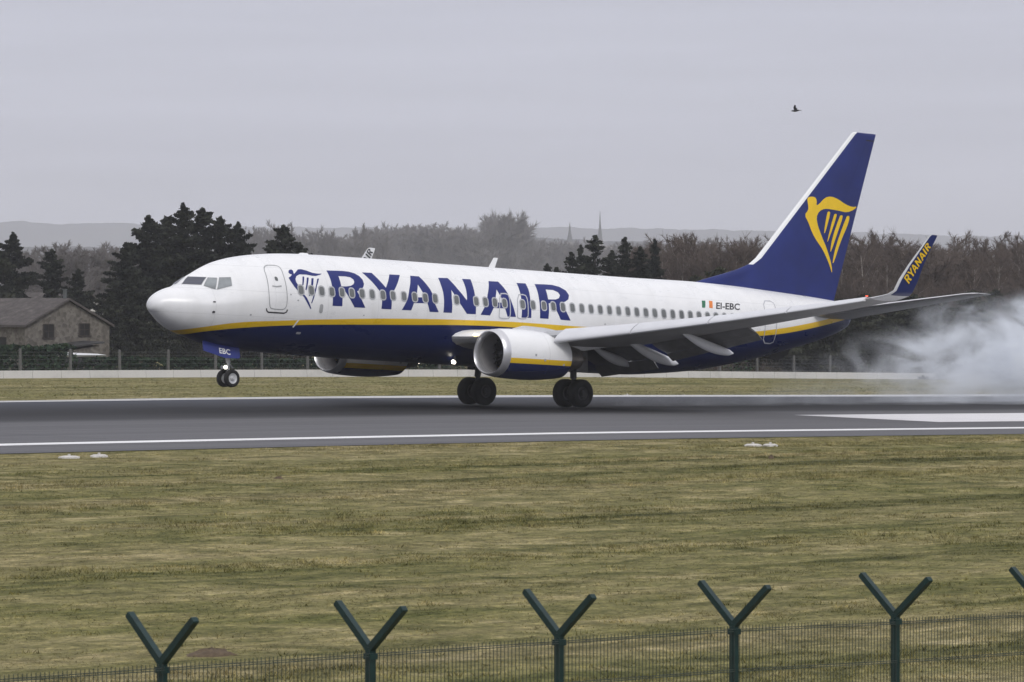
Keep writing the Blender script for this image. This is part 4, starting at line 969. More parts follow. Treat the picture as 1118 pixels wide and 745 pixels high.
def bare_tree(name, h, spread, seed, bark='bark_grey', twig='twig_brown', limbs=11, twigs=(8, 11), upright=.6, trunk_r=None, tw=.016):
    rg = np.random.default_rng(seed); root = empty(name); m_ = MB(); tr = trunk_r or .016*h
    wob_ = rg.normal(0, .025*h, (3, 2)); path = [(0, 0, -.3), (wob_[0, 0]*.5, wob_[0, 1]*.5, h*.3), (wob_[1, 0], wob_[1, 1], h*.6), (wob_[2, 0], wob_[2, 1], h*.93)]
    m_.tube(path, [tr*1.15, tr*.85, tr*.5, .01], 8)
    P_ = np.array(path); zt_ = P_[:, 2]; As = []; Bs = []; W_ = []; tint = []
    for i in range(limbs):
        f_ = .2+.72*(i+rg.random()*.8)/limbs; z = h*f_; c_ = np.array([np.interp(z, zt_, P_[:, 0]), np.interp(z, zt_, P_[:, 1]), z])
        a = i*2.4+rg.normal(0, .4); el = upright+rg.normal(0, .15)+.25*f_; d = np.array([math.cos(a)*math.cos(el), math.sin(a)*math.cos(el), math.sin(el)])
        L = spread*(1.25-.75*f_)*(.75+.5*rg.random()); L = min(L, (h*1.02-z)/max(.25, d[2]))
        e1 = c_+d*L*.5+rg.normal(0, .06*L, 3); e2 = c_+d*L+np.array([0, 0, .10*L])+rg.normal(0, .07*L, 3)
        r0 = tr*(.38-.26*f_); m_.tube([c_, e1, e2], [r0, r0*.6, .008], 5, caps=False)
        n1 = twigs[0]; t = .2+.8*rg.random(n1); S = np.where(t[:, None] < .5, c_+(e1-c_)*(t[:, None]*2), e1+(e2-e1)*(t[:, None]*2-1))
        dd = d+rg.normal(0, .55, (n1, 3)); dd[:, 2] += .25; dd /= np.linalg.norm(dd, axis=1)[:, None]
        l1 = L*(.22+.38*rg.random(n1))*(1.15-.5*t); E1 = S+dd*l1[:, None]
        As.append(S); Bs.append(E1); W_.append(np.full(n1, tw*1.5)); tint.append(np.full(n1, .4))
        n2 = twigs[1]
        for s_, e_, l_, d2 in zip(S, E1, l1, dd):
            t = .15+.85*rg.random(n2); S2 = s_+(e_-s_)*t[:, None]; d3 = d2+rg.normal(0, .6, (n2, 3)); d3[:, 2] += .2; d3 /= np.linalg.norm(d3, axis=1)[:, None]
            E2 = S2+d3*(l_*(.3+.5*rg.random(n2)))[:, None]; As.append(S2); Bs.append(E2); W_.append(np.full(n2, tw)); tint.append(np.full(n2, .55)+rg.normal(0, .1))
    m_.build('trunk', M[bark], root, True)
    V, F_ = twig_tris(np.concatenate(As), np.concatenate(Bs), np.concatenate(W_))
    raw_mesh('crown', V, F_, M[twig], root, np.repeat(np.concatenate(tint), 4))
    return root
def bush(name, wd, h, seed, mat='bramble', n=420, card=.10, twig='twig_brown'):
    rg = np.random.default_rng(seed); root = empty(name)
    a = rg.random(n)*6.283; r_ = np.sqrt(rg.random(n)); lump = .7+.3*np.sin(a*3+seed)+.2*np.sin(a*5)
    z = h*rg.random(n)**.8*np.clip(1.1-r_*r_*.75, .1, 1)*np.clip(lump, .5, 1.1)
    crown_mesh('foliage', np.stack([r_*np.cos(a)*wd*.5, r_*np.sin(a)*wd*.5, z], -1), card, seed, M[mat], root)
    k = 90; A = np.stack([rg.normal(0, wd*.16, k), rg.normal(0, wd*.16, k), np.zeros(k)], -1); D_ = np.stack([rg.normal(0, .4, k), rg.normal(0, .4, k), 1+0*rg.random(k)], -1)
    V, F_ = twig_tris(A, A+D_*(h*(.6+.6*rg.random(k)))[:, None], np.full(k, .012)); raw_mesh('stem', V, F_, M[twig], root, np.full(len(V), .4))
    return root
def put(root, u, v, Z, first, ground=None, rz=0, sc=1.0, szz=None):
    o = root if first else copy_tree(root)
    p = pix(u, 336, Z); z = Lz(p[0], p[1]) if ground is None else ground
    o.location = (p[0], p[1], z-.05); o.rotation_euler = (0, 0, rz); o.scale = (sc, sc, szz or sc)
    return o
def hgt(v, Z, u=None):
    p_ = pix(559 if u is None else u, 336, Z); return (336-v)/FPX*Z+4.03-Lz(p_[0], p_[1])

# hedge ----------------------------------------------------------------------------
def hedge(name, xa, xb, y, top_a, top_b, thick, seed, n, label):
    rg = np.random.default_rng(seed); x = xa+(xb-xa)*rg.random(n); t = (x-xa)/(xb-xa); top = top_a+(top_b-top_a)*t
    top = top*(1+.10*(vnoise(x*.9, x*0, seed)-.5)+.08*(vnoise(x*3, x*0, seed+1)-.5)); zz = np.where(rg.random(n) < .3, 1-.08*rg.random(n), rg.random(n))
    front = rg.random(n) < .6; yo = np.where(front, -thick/2+.25*rg.random(n)*(1+zz), -thick/2+thick*rg.random(n))
    z0 = land(x, np.full(n, y)); P_ = np.stack([x, y+yo, z0+top*zz], -1)
    o = crown_mesh(name, P_, .16, seed, M['hedge_leaf'], None)
    return tag(o, label, 'hedge')
hedge('hedge', 14, 33.2, 77, 1.78, 1.72, 1.8, 1, 9000, 'clipped dark green hedge in front of the old stone barn')
hedge('hedge', 33.3, 62, 76, 1.02, .92, 1.4, 2, 9000, 'low dark green hedge to the right of the barn below the conifers')

# old stone barn -------------------------------------------------------------------
q = NM('rubble_stone'); v = q.coord('Object', (1, 1, 1)); vo = q.n('ShaderNodeTexVoronoi'); vo.inputs['Scale'].default_value = 5.5; q.l(v, vo.inputs['Vector'])
f = q.noise(v, .9, 5)
q.set(q.mix(.5, q.ramp(vo.outputs['Color'], [(.2, (.075, .068, .060)), (.8, (.215, .20, .175))]), q.ramp(f, [(.3, (.085, .076, .066)), (.7, (.185, .170, .148))])), .95, spec=.1); q.bump(vo.outputs['Distance'], .5, .05); M['stone'] = q.m
q = NM('old_tiles'); v = q.coord('Object', (.8, 1, 3)); f = q.noise(v, 1.6, 6, .7)
q.set(q.ramp(f, [(.3, (.055, .050, .048)), (.55, (.095, .085, .082)), (.75, (.16, .145, .135))]), .9, spec=.15); q.bump(f, .5, .06); M['tiles'] = q.m
M['dark_opening'] = plain('dark_opening', (.012, .011, .010), .9)
M['pale_sheet'] = plain('pale_sheet', (.62, .63, .64), .6, var=.1)
M['orange_tiles'] = plain('orange_tiles', (.42, .16, .08), .9, var=.2, scale=6)
M['render_white'] = plain('render_white', (.55, .54, .52), .9, var=.08)
bx, by = 38.97, 85.0; gz = Lz(bx, by)
barn = empty('stone_barn', (bx, by, gz)); tag(barn, 'old grey-brown stone barn with a tiled roof and two dark windows in its gable', 'barn')
HW, RH, EH, LEN = 3.2, 4.40-gz, 2.85-gz, 14.0
def gabled(parent, hw, eh, rh, ln, wall_m, roof_m, over=.22, th=.14, inset=.0):
    m_ = MB(); m_.loft([[(-hw, 0, -.4), (hw, 0, -.4), (hw, 0, eh), (0, 0, rh), (-hw, 0, eh)], [(-hw, ln, -.4), (hw, ln, -.4), (hw, ln, eh), (0, ln, rh), (-hw, ln, eh)]])
    wl_ = m_.build('wall', wall_m, parent)
    sl = (rh-eh)/hw; m_ = MB()
    for s in (-1, 1):
        a = (s*(hw+over), eh-sl*over+.02); b = (0, rh+.03)
        m_.loft([[(a[0], -over, a[1]), (b[0], -over, b[1]), (b[0], -over, b[1]+th), (a[0], -over, a[1]+th)], [(a[0], ln+over, a[1]), (b[0], ln+over, b[1]), (b[0], ln+over, b[1]+th), (a[0], ln+over, a[1]+th)]])
    return wl_, m_.build('roof', roof_m, parent)
wl_, rf = gabled(barn, HW, EH, RH, LEN, M['stone'], M['tiles'])
def window(parent, x, z, wd, h, y=0, glass='window_glass', frame='bark_dark'):
    m_ = MB(); t = .06
    for c_, s_ in (((x-wd/2, y-.03, z), (t, .08, h)), ((x+wd/2, y-.03, z), (t, .08, h)), ((x, y-.03, z+h/2), (wd-t, .08, t)), ((x, y-.035, z-h/2), (wd+.2, .12, t)), ((x, y-.025, z), (.04, .05, h-t)), ((x, y-.022, z), (wd-t, .045, .035))): m_.box(c_, s_)
    f_ = m_.build('window', M[frame], parent); m_ = MB(); m_.box((x, y-.006, z), (wd-.05, .02, h-.05)); m_.build('pane', M[glass], f_)
window(barn, -1.48, 2.52-gz, .78, .85, glass='dark_opening'); window(barn, 1.25, 2.6-gz, .78, .75, glass='dark_opening')
m_ = MB(); m_.tube([(0, .3, RH-.1), (0, .3, RH+.68)], .12, 10); m_.tube([(0, .3, RH+.66), (0, .3, RH+.72)], .16, 10); m_.build('chimney', M['wire_grey'], rf)
m_ = MB(); m_.box((-HW-.015, 4.6, 1.3), (.05, 5.2, 1.9)); m_.build('door', M['dark_opening'], barn)
shed = empty('lean_to_shed', (bx-.2, by-2.2, gz)); tag(shed, 'small stone lean-to with a sloping dark roof edge against the barn gable', 'shed')
m_ = MB(); m_.loft([[(-1.7, 0, -.3), (1.0, 0, -.3), (1.0, 0, 1.75), (-1.7, 0, 1.40)], [(-1.7, 2.1, -.3), (1.0, 2.1, -.3), (1.0, 2.1, 1.8), (-1.7, 2.1, 1.45)]]); m_.build('wall', M['stone'], shed)
m_ = MB(); m_.loft([[(-3.4, -.2, 1.40), (1.25, -.2, 1.90), (1.25, -.2, 1.98), (-3.4, -.2, 1.48)], [(-3.4, 2.1, 1.46), (1.25, 2.1, 1.96), (1.25, 2.1, 2.04), (-3.4, 2.1, 1.54)]]); m_.build('roof', M['dark_metal'], shed)
cov = empty('covered_trailer', (bx-2.3, by-4.6, gz)); tag(cov, 'low trailer under a pale flat cover beside the barn', 'trailer')
m_ = MB(); m_.loft([[(-1.5, -.8, 1.10), (1.1, -.8, 1.13), (1.1, .8, 1.13), (-1.5, .8, 1.10)], [(-1.6, -.9, 1.22), (1.2, -.9, 1.20), (1.2, .9, 1.20), (-1.6, .9, 1.22)], [(-1.2, -.5, 1.36), (.8, -.5, 1.28), (.8, .5, 1.28), (-1.2, .5, 1.36)]]); m_.build('cover', M['pale_sheet'], cov)
m_ = MB(); m_.box((-.2, 0, .8), (2.4, 1.5, .55)); m_.build('body', M['dark_metal'], cov)
for sx in (-1, 1):
    m_ = MB(); m_.lathe([(-.1, .001), (-.1, .3), (.1, .3), (.1, .001)], 'y', (sx*.8, -.78, .3), 18); m_.build('wheel', M['tyre_rubber'], cov)
def small_house(u, Z, wd, eh, rh, ln, wall_m, roof_m, label, rz=0, wins=True):
    p = pix(u, 336, Z); g_ = Lz(p[0], p[1]); hs = empty('house', (p[0], p[1], g_), rz); tag(hs, label, 'house')
    gabled(hs, wd/2, eh, rh, ln, wall_m, roof_m)
    if wins:
        window(hs, -wd*.22, eh*.62, .9, 1.1); window(hs, wd*.22, eh*.62, .9, 1.1)
    return hs
small_house(-14, 335, 6, 4.3, 6.3, 9, M['render_white'], M['orange_tiles'], 'house with an orange tiled roof at the left edge behind the barn', R(60))
small_house(98, 360, 4.6, 4.2, 6.1, 9, M['render_white'], M['tiles'], 'pale gabled house half hidden between the barn and the dark pines')
small_house(127, 520, 5, 7.0, 8.6, 9, M['pale_sheet'], M['wire_grey'], 'distant pale building just left of the tall dark pines', R(30))

# dark pines on the left ------------------------------------------------------------
RG = random.Random(11)
pines = [('pine_tree', 9.9, 3.3, 31, 1.0), ('pine_tree', 10.6, 3.6, 32, 1.1), ('pine_tree', 9.2, 3.0, 33, .9)]
P0 = [conifer(n_, h_, r_, s_, dens=d_*1.5, ragged=.42) for n_, h_, r_, s_, d_ in pines]
H0 = [9.9, 10.6, 9.2]
spots = [ # u, v top, depth, label
 (-14, 252, 322, 'dark pine cut off by the left edge of the picture'),
 (12, 257, 330, 'broad dark pine at the far left behind the barn roof'),
 (58, 275, 318, 'short dark spruce standing right behind the barn ridge'),
 (86, 296, 312, 'small dark spruce just right of the barn chimney'),
 (136, 268, 300, 'dark pine at the left flank of the tall clump beside the nose'),
 (160, 239, 303, 'pointed dark pine, left summit of the tall clump above the nose'),
 (182, 240, 310, 'dark pine in the middle of the tall clump above the nose'),
 (197, 226, 306, 'tallest dark pine of the clump above the cockpit'),
 (219, 231, 309, 'second tallest dark pine of the clump, right of the tallest'),
 (240, 240, 305, 'dark pine right of the clump summit above the cockpit roof'),
 (262, 246, 303, 'slim dark pine ending the clump on the right'),
 (150, 300, 290, 'low dark pine just ahead of the aircraft nose'),
 (122, 320, 288, 'lowest dark pine at the right of the barn gable'),
 (205, 300, 292, 'low dark pine behind the cockpit windows'),
 (311, 249, 306, 'lone dark conifer rising above the forward fuselage roof'),
 (296, 266, 304, 'stunted conifer leaning on the left of the lone dark conifer'),
 (328, 268, 305, 'stunted conifer at the right foot of the lone dark conifer')]
used = set()
for i, (u, vt, Z, lb) in enumerate(spots):
    k = i % 3; H = hgt(vt, Z, u); sc = H/H0[k]
    o = put(P0[k], u, 336, Z, k not in used, rz=RG.uniform(0, 6.28), sc=sc*RG.uniform(.92, 1.08), szz=sc); used.add(k); tag(o, lb, 'pine tree', 'dark pines and spruces left of the aircraft')
# conifers above the middle of the fuselage
P1 = [conifer('spruce_tree', 8.5, 2.0, 51, dens=1.0, ragged=.4), conifer('spruce_tree', 8.5, 2.4, 52, dens=1.0, ragged=.45)]
used = set()
for i, (u, vt, Z, w_, lb) in enumerate([
 (597, 290, 302, .9, 'low dark spruce crown left of the spruce row above the wing'), (622, 278, 302, .9, 'spruce with a ragged top above the mid fuselage, left of the tallest'), (634, 270, 304, .6, 'thin spruce tip beside the ragged spruce above the wing'),
 (652, 260, 300, 1.0, 'tallest dark spruce above the mid fuselage under the church spire'), (670, 276, 303, 1.0, 'half hidden spruce right of the tallest above the wing'), (683, 262, 300, .8, 'pointed dark spruce with a narrow tip above the fuselage'), (697, 272, 300, 1.0, 'bushy dark spruce right of the narrow-tipped one'),
 (714, 264, 302, .6, 'narrow dark spruce among the birches above the rear fuselage'), (668, 288, 314, 1.3, 'squat spruce low over the fuselage roof'), (712, 286, 312, 1.3, 'squat dark green conifer before the birches'), (610, 294, 316, 1.2, 'squat dark conifer barely above the fuselage roof')]):
    k = i % 2; sc = hgt(vt, Z, u)/8.5
    o = put(P1[k], u, 336, Z, k not in used, rz=RG.uniform(0, 6.28), sc=sc*w_, szz=sc); used.add(k); tag(o, lb, 'spruce tree', 'spruces above the fuselage roof')

# winter wood on the right ----------------------------------------------------------
birch = [bare_tree('birch_tree', 9.5, 2.6, 70+i, 'bark_pale', 'twig_brown', 20, (12, 14), .8, .075, .015) for i in range(3)]
wood = [bare_tree('bare_tree', 9.0, 3.2, 80+i, 'bark_grey', 'twig_brown', 24, (14, 18), .6, .085, .017) for i in range(3)]
scrub = [conifer('scrub_pine', 6.0, 2.6, 90+i, 'scrub_needles', .03, 1.1, .5) for i in range(2)]
us = {}
def place_set(protos, key, n, u0, u1, Z0, Z1, vt0, vt1, label, cat, group, base_h, seed, wide=(.9, 1.25)):
    rg = random.Random(seed)
    for i in range(n):
        u = u0+(u1-u0)*(i+rg.uniform(.1, .9))/n; Z = rg.uniform(Z0, Z1); k = rg.randrange(len(protos)); H = hgt(rg.triangular(vt1, vt0, vt0*.6+vt1*.4), Z, u); sc = H/base_h
        first = (key, k) not in us; us[(key, k)] = 1
        p = pix(u, 336, Z); o = put(protos[k], u, 336, Z, first, rz=rg.uniform(0, 6.28), sc=sc*rg.uniform(*wide), szz=sc); tag(o, label, cat, group)
place_set(wood, 'w', 84, 690, 1210, 306, 372, 300, 262, 'bare brown winter tree in the wood behind the tail', 'tree', 'bare brown trees of the wood behind the tail', 9.0, 4)
place_set(birch, 'b', 30, 700, 1200, 302, 340, 292, 252, 'bare pale-stemmed birch in the wood behind the tail', 'birch', 'birches of the wood behind the tail', 9.5, 5, (.8, 1.05))
place_set(scrub, 's', 40, 640, 1210, 284, 302, 345, 288, 'low dull green scrub pine at the front of the wood', 'scrub pine', 'scrub pines at the front of the wood', 6.0, 6, (.9, 1.3))
place_set(wood, 'w', 12, 800, 1180, 290, 300, 330, 300, 'small bare sapling at the foot of the wood', 'sapling', 'saplings at the foot of the wood', 9.0, 7, (.6, .9))
bushes = [bush('shrub', 2.6, 1.9, 101, 'bramble'), bush('shrub', 3.0, 1.6, 102, 'hedge_leaf'), bush('shrub', 2.2, 2.2, 103, 'bramble')]
rg = random.Random(8); fb = set()
for i in range(44):
    x = 44+i*3.1+rg.uniform(-.8, .8); y = rg.uniform(74, 84) if x > 62 else rg.uniform(78, 84); k = rg.randrange(3); o = bushes[k] if k not in fb else copy_tree(bushes[k]); fb.add(k)
    s_ = rg.uniform(.8, 1.5); o.location = (x, y, Lz(x, y)); o.rotation_euler = (0, 0, rg.uniform(0, 6)); o.scale = (s_, s_, s_*rg.uniform(.7, 1.1))
    tag(o, 'dull brown-green shrub in the undergrowth behind the wire fence', 'shrub', 'shrubs behind the wire fence')
# rough brown grass between the low wall and the wood
def rough(name, x0, x1, y0, y1, n, h, seed):
    rg = np.random.default_rng(seed); x = x0+(x1-x0)*rg.random(n); y = y0+(y1-y0)*rg.random(n); A = np.stack([x, y, land(x, y)-.02], -1)
    V, F_ = twig_tris(A, A+np.stack([rg.normal(0, .12, n), rg.normal(0, .12, n), h*(.5+.8*rg.random(n))], -1), np.full(n, .03))
    return tag(raw_mesh(name, V, F_, M['bramble'], None, np.repeat(np.clip(rg.normal(.75, .2, n), 0, 1), 4)), 'rough tawny grass between the low wall and the wood', 'grass', kind='stuff')
rough('rough_grass', 40, 180, 69, 80, 26000, .45, 3)

# haze-grey trees and town beyond the fuselage ------------------------------------------
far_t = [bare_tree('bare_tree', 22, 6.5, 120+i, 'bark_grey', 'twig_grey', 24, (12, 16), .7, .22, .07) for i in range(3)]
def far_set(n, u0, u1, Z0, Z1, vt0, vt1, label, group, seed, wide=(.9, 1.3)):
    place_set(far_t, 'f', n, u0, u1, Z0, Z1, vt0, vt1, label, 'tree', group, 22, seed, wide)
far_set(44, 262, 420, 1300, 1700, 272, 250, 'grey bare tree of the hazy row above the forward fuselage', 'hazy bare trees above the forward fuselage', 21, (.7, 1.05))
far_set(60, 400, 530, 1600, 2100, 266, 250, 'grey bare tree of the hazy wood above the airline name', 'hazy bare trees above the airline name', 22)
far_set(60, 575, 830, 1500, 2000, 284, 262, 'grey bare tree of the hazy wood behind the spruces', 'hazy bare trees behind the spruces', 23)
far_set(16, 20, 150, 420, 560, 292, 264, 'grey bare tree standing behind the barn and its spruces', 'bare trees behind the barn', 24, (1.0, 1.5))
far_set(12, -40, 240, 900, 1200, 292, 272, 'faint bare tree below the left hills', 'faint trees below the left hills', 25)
big = bare_tree('bare_tree', 26, 10.5, 140, 'bark_grey', 'twig_grey', 90, (18, 24), .45, .3, .075)
Zb = 1700; put(big, 556, 336, Zb, True, sc=hgt(243, Zb)/26*.98); tag(big, 'big round-crowned hazy tree alone above the airline name', 'tree')
pop = bare_tree('poplar_tree', 24, 2.2, 141, 'bark_grey', 'twig_grey', 26, (10, 12), 1.15, .25, .05)
put(pop, 397, 336, 1300, True, sc=hgt(240, 1300)/24); tag(pop, 'narrow poplar beside the far winglet on the skyline', 'poplar')
for u, vt in ((277, 243), (318, 239)):
    o = put(pop, u, 336, 1350, False, sc=hgt(vt, 1350)/24); tag(o, {277: 'faint narrow poplar left of the lone dark conifer', 318: 'faint narrow poplar peeping over the lone dark conifer'}[u], 'poplar')
M['slate_far'] = plain('slate_far', (.09, .09, .10), .8); M['stone_far'] = plain('stone_far', (.22, .20, .19), .9)
for u, vt, wd, lb in ((655, 233, 3.4, 'tall thin church spire on the hazy skyline, the right one of two'), (622, 245, 4.6, 'shorter broader church tower on the hazy skyline, the left one of two')):
    Z = 3000; p = pix(u, 336, Z); H = hgt(vt, Z); ch = empty('church', (p[0], p[1], 0), TH*-1+.3); tag(ch, lb, 'church')
    hb = H*(.72 if u == 655 else .78); m_ = MB(); m_.box((0, 0, hb/2), (wd, wd, hb)); m_.build('tower', M['stone_far'], ch)
    m_ = MB(); k_ = wd*.52; m_.loft([[(k_*math.cos(R(45*i+22)), k_*math.sin(R(45*i+22)), hb) for i in range(8)], [(k_*.45*math.cos(R(45*i+22)), k_*.45*math.sin(R(45*i+22)), hb+(H-hb)*.45) for i in range(8)], [(.12*math.cos(R(45*i)), .12*math.sin(R(45*i)), H) for i in range(8)]]); m_.build('spire', M['slate_far'], ch)
    m_ = MB(); m_.loft([[(wd*.5, -wd*.7, 0), (wd*.5, wd*.7, 0), (wd*.5, wd*.7, hb*.75), (wd*.5, 0, hb*.92), (wd*.5, -wd*.7, hb*.75)], [(wd*3.4, -wd*.7, 0), (wd*3.4, wd*.7, 0), (wd*3.4, wd*.7, hb*.75), (wd*3.4, 0, hb*.92), (wd*3.4, -wd*.7, hb*.75)]]); m_.build('nave', M['stone_far'], ch)

# ------------------------------------------------------------------ foreground security fence
M['fence_green'] = plain('fence_green', (.006, .026, .025), .42, var=.3, scale=12, spec=.35)
M['mesh_green'] = plain('mesh_green', (.020, .034, .030), .5, var=.2, scale=8)
RGF = random.Random(2)
sf = empty('security_fence', (-89.33, -92.12, -1.5)); tag(sf, 'dark green welded-mesh security fence with Y-topped posts in the foreground', 'fence')
JZ = [.75, .74, .73, .72, .67, .64]
def jz(i): return float(np.interp(i, range(6), JZ)) if 0 <= i <= 5 else (JZ[0]+.008*-i if i < 0 else JZ[5]-.03*(i-5))
for i in range(-1, 8):
    x = i*2.5; top = jz(i)+1.5; m_ = MB()
    m_.box((x, 0, (top-.03)/2-.15), (.068, .075, top+.27)); 
    for s in (-1, 1):
        # folded arm: a channel running up and out from the post head
        a = Vector((x, s*.015, top-.04)); b = Vector((x, s*.50, top+.375)); d = (b-a).normalized(); n_ = Vector((0, -d.z, d.y)); t_ = .034
        ring = lambda c_, k: [c_+Vector((-.033, 0, 0))-n_*t_*k, c_+Vector((.033, 0, 0))-n_*t_*k, c_+Vector((.033, 0, 0))+n_*t_*k, c_+Vector((-.033, 0, 0))+n_*t_*k]
        m_.loft([ring(a, 1), ring(a.lerp(b, .985), .95), ring(b, .7)])
    post = m_.build('fence_post', M['fence_green'], sf); post.rotation_euler = (RGF.uniform(-.005, .005), RGF.uniform(-.003, .003), 0)
    m_ = MB(); m_.box((x, -.005, top-.12), (.10, .10, .06)); m_.build('clamp', M['fence_green'], post)
    if i < 7:
        m_ = MB(); zl = jz(i)+1.5-.10; zr = jz(i+1)+1.5-.10; n_ = 49
        for k in range(n_+1):
            f_ = k/n_; xx = x+.04+2.42*f_; zz = zl+(zr-zl)*f_; m_.box((xx, -.045, zz/2+.03), (.0052, .0052, zz+.02))
        for hh in (0, .02, .42, .44, .9, 1.35, 1.8, 2.1):
            if hh < 2: m_.loft([[(x+.02, -.052, zl-hh-.004), (x+.02, -.044, zl-hh-.004), (x+.02, -.044, zl-hh+.004), (x+.02, -.052, zl-hh+.004)], [(x+2.48, -.052, zr-hh-.004), (x+2.48, -.044, zr-hh-.004), (x+2.48, -.044, zr-hh+.004), (x+2.48, -.052, zr-hh+.004)]])
        m_.build('mesh_panel', M['mesh_green'], sf)

# ------------------------------------------------------------------ small things
M['white_pad'] = plain('white_pad', (.52, .50, .47), .8, var=.15, scale=6)
M['lamp_glass'] = plain('lamp_glass', (.55, .56, .58), .15)
def pad(x, y, label, s_=1.0, seed=0):
    rg = random.Random(seed); r0 = empty('runway_light', (x, y, float(zg(np.array(x), np.array(y)))), rg.uniform(0, 3)); tag(r0, label, 'runway light', 'white runway edge lights on their pads')
    m_ = MB(); ring = [[(s_*rr*(1+.12*rg.uniform(-1, 1))*math.cos(2*math.pi*k/12), s_*rr*.8*math.sin(2*math.pi*k/12), z_*s_) for k in range(12)] for rr, z_ in ((.50, -.05), (.46, .07), (.30, .12))]
    m_.loft(ring); m_.build('pad', M['white_pad'], r0)
    m_ = MB(); m_.tube([(0, 0, .1*s_), (0, 0, .20*s_)], [.07*s_, .06*s_], 12); b_ = m_.build('lamp', M['white_pad'], r0, True, angle=40)
for i, (x, y, lb, s_) in enumerate([
 (-46.6, -32.2, 'white light pad in the near grass, leftmost of the left pair', .58), (-45.45, -32.0, 'white light pad in the near grass, right one of the left pair', .6),
 (-22.65, -34.5, 'white light pad by the near runway edge, left one of the right pair', .62), (-22.1, -34.7, 'white light pad by the near runway edge, right one of the right pair', .62),
 (27.5, 26.9, 'tiny white light pad beyond the runway, left of three behind the main wheels', .55), (31.2, 27.0, 'tiny white light pad beyond the runway, middle of three behind the main wheels', .7), (35.0, 26.8, 'tiny white light pad beyond the runway, right of three behind the main wheels', .55)]): pad(x, y, lb, s_, i)
M['soil'] = plain('soil', (.095, .068, .042), 1., var=.3, scale=14)
def mound(x, y, r_, h, label, seed):
    rg = np.random.default_rng(seed); m_ = MB(); n = 22; rings = []
    for k in range(7):
        f_ = k/6; rings.append([(r_*(1-f_*.97)*math.cos(2*math.pi*j/n)*(1+.12*rg.normal()), r_*.7*(1-f_*.97)*math.sin(2*math.pi*j/n)*(1+.12*rg.normal()), h*(1-(1-f_)**2)*(1+.15*rg.normal())-.03) for j in range(n)])
    m_.loft(rings); o = m_.build('molehill', M['soil'], None, True); o.location = (x, y, float(zg(np.array(x), np.array(y)))); return tag(o, label, 'molehill')
def ground_at(u, v):
    d = fw+rt*(u-559)/FPX-up*(v-372.5)/FPX; t = 20.0
    while t < 400:
        p = CAM+d*t
        if p[2] <= float(zg(np.array(p[0]), np.array(p[1]))): return p
        t += .1
p = ground_at(230, 716); mound(p[0], p[1], .48, .12, 'brown molehill behind the fence between the two left posts', 1)
p = ground_at(842, 501); mound(p[0], p[1], .13, .12, 'small dark earth clod in the grass near the right pair of light pads', 2)
p = ground_at(304, 523); mound(p[0], p[1], .18, .08, 'small dark earth clod in the near grass below the nose wheel', 3)
# bird
M['bird_dark'] = plain('bird_dark', (.02, .02, .024), .7)
m_ = MB(); bd = [(-.17, .0, .012), (-.12, .0, .03), (-.04, 0, .052), (.05, 0, .055), (.12, 0, .035), (.15, .01, .034), (.19, .008, .02), (.225, .0, .004)]
m_.loft([[(x, r_*math.cos(t), z+r_*math.sin(t)) for t in np.linspace(0, 2*math.pi, 10, endpoint=False)] for x, z, r_ in bd])
for s in (-1, 1):
    m_.loft([[(.07, s*.03, .02), (-.06, s*.03, .02), (-.06, s*.03, .005), (.07, s*.03, .005)], [(.09, s*.14, .11), (-.03, s*.14, .11), (-.03, s*.14, .102), (.09, s*.14, .102)], [(.02, s*.27, .20), (-.05, s*.27, .19), (-.05, s*.27, .186), (.02, s*.27, .196)]])
m_.loft([[(-.13, -.02, 0), (-.13, .02, 0), (-.13, .02, .012), (-.13, -.02, .012)], [(-.25, -.05, -.01), (-.25, .05, -.01), (-.25, .05, -.004), (-.25, -.05, -.004)]])
bird = m_.build('bird', M['bird_dark'], None, True, angle=60); bp = pix(869, 121, 170); bird.location = bp; bird.rotation_euler = (.2, .1, 2.2); bird.scale = (.9,)*3
tag(bird, 'small dark bird flying in the sky left of the tail fin', 'bird')

# ------------------------------------------------------------------ tyre smoke
q = NM('smoke'); q.t.nodes.remove(q.b)
pv = q.n('ShaderNodeVolumePrincipled'); pv.inputs['Color'].default_value = (.905, .945, 1.0, 1); pv.inputs['Anisotropy'].default_value = -.35
c = q.n('ShaderNodeTexCoord').outputs['Object']; sp = q.n('ShaderNodeSeparateXYZ'); q.l(c, sp.inputs[0]); X_, Y_, Z_ = sp.outputs
def sstep(v, a, b): 
    n = q.n('ShaderNodeMapRange', interpolation_type='SMOOTHSTEP'); n.inputs['From Min'].default_value = a; n.inputs['From Max'].default_value = b; q.l(v, n.inputs['Value']); return n.outputs[0]
def vmap(s_, loc=(0, 0, 0)):
    mp = q.n('ShaderNodeMapping'); mp.inputs['Scale'].default_value = s_; mp.inputs['Location'].default_value = loc; q.l(c, mp.inputs[0]); return mp.outputs[0]
n1 = q.noise(vmap((.30, .30, .46)), 1, 6, .66, 1.2)
n2 = q.noise(vmap((.16, .16, .22), (3, 1, 0)), 1, 2, .5, .3)
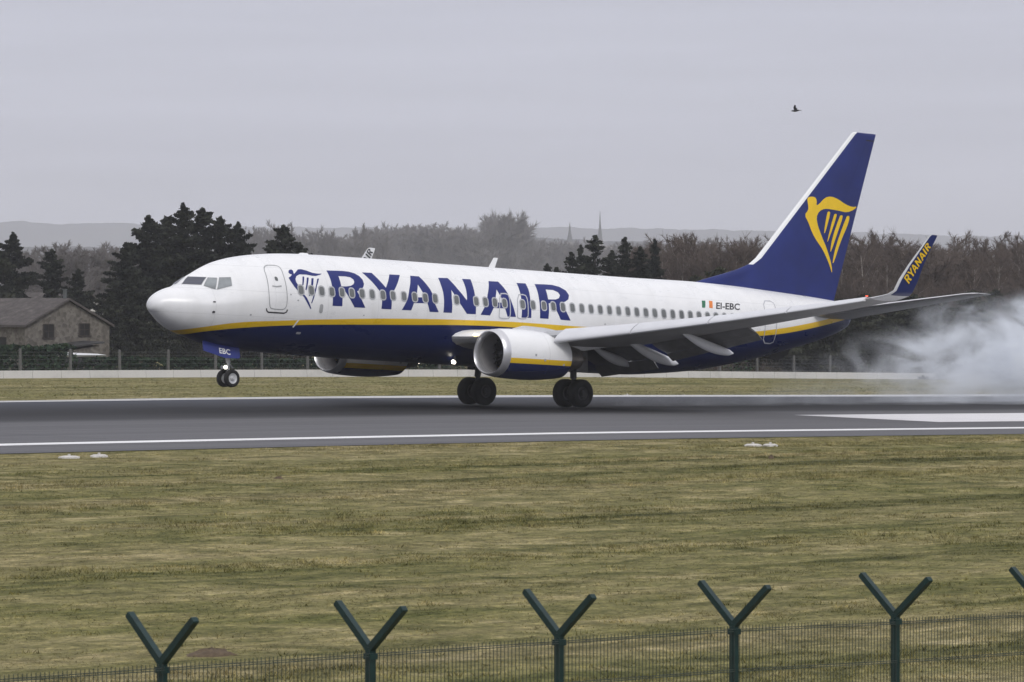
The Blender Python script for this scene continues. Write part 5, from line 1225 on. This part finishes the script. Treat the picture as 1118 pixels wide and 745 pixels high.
# the cloud is low and thin near the wheels and towers up further behind
H = q.math('MULTIPLY_ADD', sstep(X_, 11, 34), 4.0, .55); H = q.math('ADD', H, q.math('MULTIPLY_ADD', n2, 3.6, -1.8))
zr = q.math('DIVIDE', q.math('ADD', Z_, .9), q.math('MAXIMUM', q.math('ADD', H, .9), .3)); top = q.math('SUBTRACT', 1.0, sstep(zr, .55, 1.05))
W_ = q.math('MULTIPLY_ADD', X_, .05, 4.5); ry_ = q.math('DIVIDE', q.math('ABSOLUTE', q.math('SUBTRACT', Y_, 1.0)), W_); side = q.math('SUBTRACT', 1.0, sstep(ry_, .45, 1.0))
along = q.math('MULTIPLY_ADD', sstep(X_, 19.5, 35), .86, q.math('MULTIPLY', sstep(X_, .5, 7), .14)); fade = q.math('SUBTRACT', 1.0, sstep(X_, 60, 84))
wisps = sstep(n1, .43, .68)
dn = q.math('MULTIPLY', q.math('MULTIPLY', q.math('MULTIPLY', top, side), q.math('MULTIPLY', along, fade)), wisps)
q.l(q.math('MULTIPLY', q.math('MULTIPLY', dn, q.math('MULTIPLY_ADD', sstep(Z_, .1, 1.5), .72, .28)), 1.6), pv.inputs['Density']); q.l(pv.outputs[0], q.o.inputs['Volume'])
m_ = MB(); m_.box((42.5, 1, 2.6), (85, 19, 8.6)); sm = m_.build('tyre_smoke', q.m); tag(sm, 'billow of blue-white tyre smoke trailing behind the main wheels', 'smoke', kind='stuff')

# ------------------------------------------------------------------ haze
q = NM('haze'); q.t.nodes.remove(q.b); pv = q.n('ShaderNodeVolumePrincipled'); pv.inputs['Color'].default_value = (.89, .91, 1.0, 1); pv.inputs['Density'].default_value = .00017; pv.inputs['Anisotropy'].default_value = 0.0
q.l(pv.outputs[0], q.o.inputs['Volume']); M['haze'] = q.m
m_ = MB(); m_.box((0, 0, 92), (22000, 22000, 204)); tag(m_.build('haze', q.m), 'thin pale haze over the whole airfield', 'haze', kind='stuff')
for m in (M['haze'],): m.cycles.homogeneous_volume = True if hasattr(m.cycles, 'homogeneous_volume') else True
